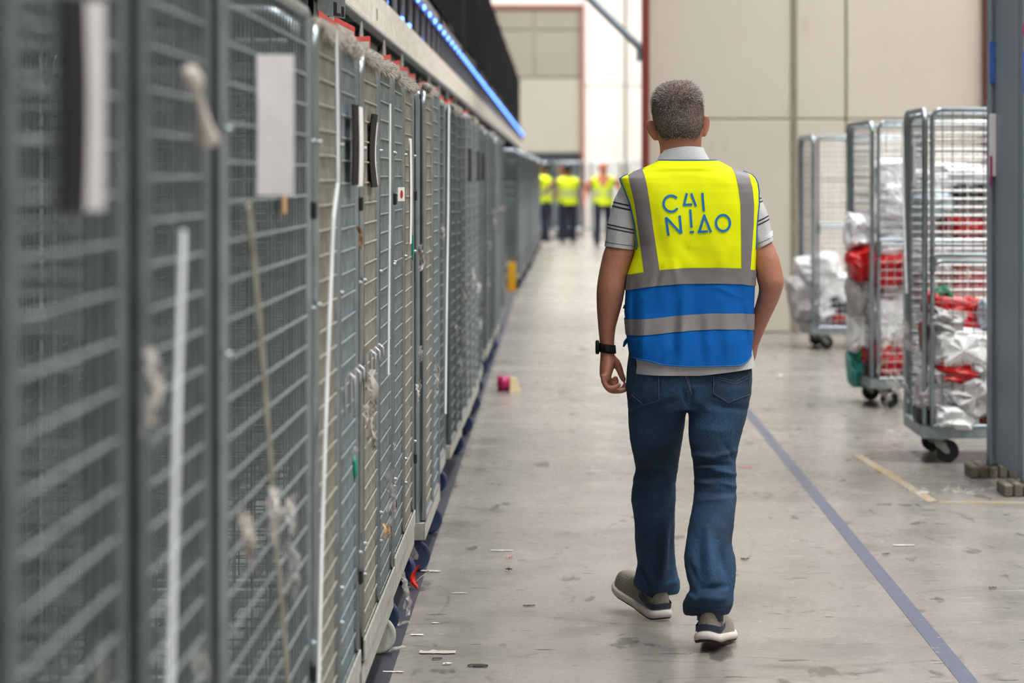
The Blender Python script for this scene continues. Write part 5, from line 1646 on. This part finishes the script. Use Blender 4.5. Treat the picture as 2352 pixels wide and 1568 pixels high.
# red torn wrapper leaning on the sixth cage's foot
x, y_ = fpt(957, 1352)
rw = empty('torn_wrapper', (x, y_, 0)); rw.scale = (1.35, 1.35, 1.15)
mb = MB(); r3 = random.Random(3)
def sheet(mb, pts_, w, r3):
    rows = []
    for i, p in enumerate(pts_):
        p = Vector(p); s = Vector((.6, .2, .5)).normalized()*w[i]
        rows.append([p-s, p-s*.3+Vector((0, -.006, .004)), p+s*.4+Vector((0, .004, 0)), p+s])
    vs_ = [q for r_ in rows for q in r_]
    mb.add(vs_, [(i*4+j, i*4+j+1, (i+1)*4+j+1, (i+1)*4+j) for i in range(len(rows)-1) for j in range(3)])
sheet(mb, [(.004, -.01, .004), (-.008, 0, .022), (-.012, .004, .040), (-.004, .002, .056), (.006, .0, .072)], [.004, .009, .010, .010, .004], r3)
mb.build('red_film', M['red_plastic'], rw, True, fix=False)
mb = MB(); sheet(mb, [(-.002, 0, .02), (.010, .004, .034), (.022, .002, .044), (.034, 0, .050)], [.006, .012, .010, .003], r3)
mb.build('white_film', M['white_plastic'], rw, True, fix=False)
tag(rw, 'bright red torn wrapper lying at the foot of the sixth cage', 'litter')
# magenta and cream roll
x, y_ = fpt(1160, 898)
rl = empty('tape_roll', (x, y_, 0), .1)
MB().lathe([(.030, -.038), (.050, -.038), (.050, .038), (.030, .038), (.030, -.038)], 28, 'X', (-.012, 0, .051)).build('tape_winding', plain('magenta tape', rgb(172, 10, 84), .45), rl, True)
mb = MB()
mb.add([(.030, -.045, .0), (.105, -.02, .0), (.080, -.02, .085), (.030, -.045, .095), (.030, .02, .0), (.105, .02, .0), (.080, .02, .085), (.030, .02, .095)], [(0, 1, 2, 3), (4, 7, 6, 5), (0, 4, 5, 1), (3, 2, 6, 7), (1, 5, 6, 2), (0, 3, 7, 4)])
mb.build('cardboard_piece', plain('cream card', rgb(222, 204, 160), .8), rl)
tag(rl, 'magenta tape roll with a cream card piece on the aisle floor', 'tape roll')
# crumpled clear film on the floor by the grey frame
x, y_ = fpt(2165, 1128)
cf = MB()
for i in range(26):
    a = Vector((x+rd.uniform(-.17, .17), y_+rd.uniform(-.12, .12), .006))
    crumple(cf, a, rd.uniform(.05, .10), rd, 6, 3, dirn=(rd.uniform(-1, 1), rd.uniform(-.7, .7), .05))
cf.v = [(a, b, max(.002, c)) for a, b, c in cf.v]
cf.v = [(a-x, b-y_, c) for a, b, c in cf.v]
tag(cf.build('stretch_film', M['film'], None, True, (x, y_, 0), fix=False), 'crumpled clear stretch film on the floor beside the grey frame', 'litter')
x, y_ = fpt(2062, 1002)
cf = MB()
for i in range(10):
    a = Vector((rd.uniform(-.05, .05), rd.uniform(-.06, .06), .006))
    crumple(cf, a, rd.uniform(.05, .08), rd, 6, 3, dirn=(rd.uniform(-1, 1), rd.uniform(-.7, .7), .15))
cf.v = [(a, b, max(.002, c)) for a, b, c in cf.v]
tag(cf.build('stretch_film', M['film'], None, True, (x-.02, y_, 0), fix=False), 'small crumpled clear film behind the nearest loaded cage wheels', 'litter')
# silvery scraps by the nearest wheels
for (px, py, lb) in ((905, 1440, 'crumpled silver film under the fifth cage deck'), (890, 1500, 'shiny foil strip by the nearest grey wheel')):
    x, y_ = fpt(px, py)
    cf = MB()
    for i in range(4): crumple(cf, Vector((rd.uniform(-.01, .01), 0, .01)), .05, rd, 6, 3, dirn=(1, rd.uniform(-.6, .6), .2))
    cf.v = [(a, b, max(.002, c)) for a, b, c in cf.v]
    tag(cf.build('foil_scrap', M['film'], None, True, (x, y_, 0), fix=False), lb, 'litter')
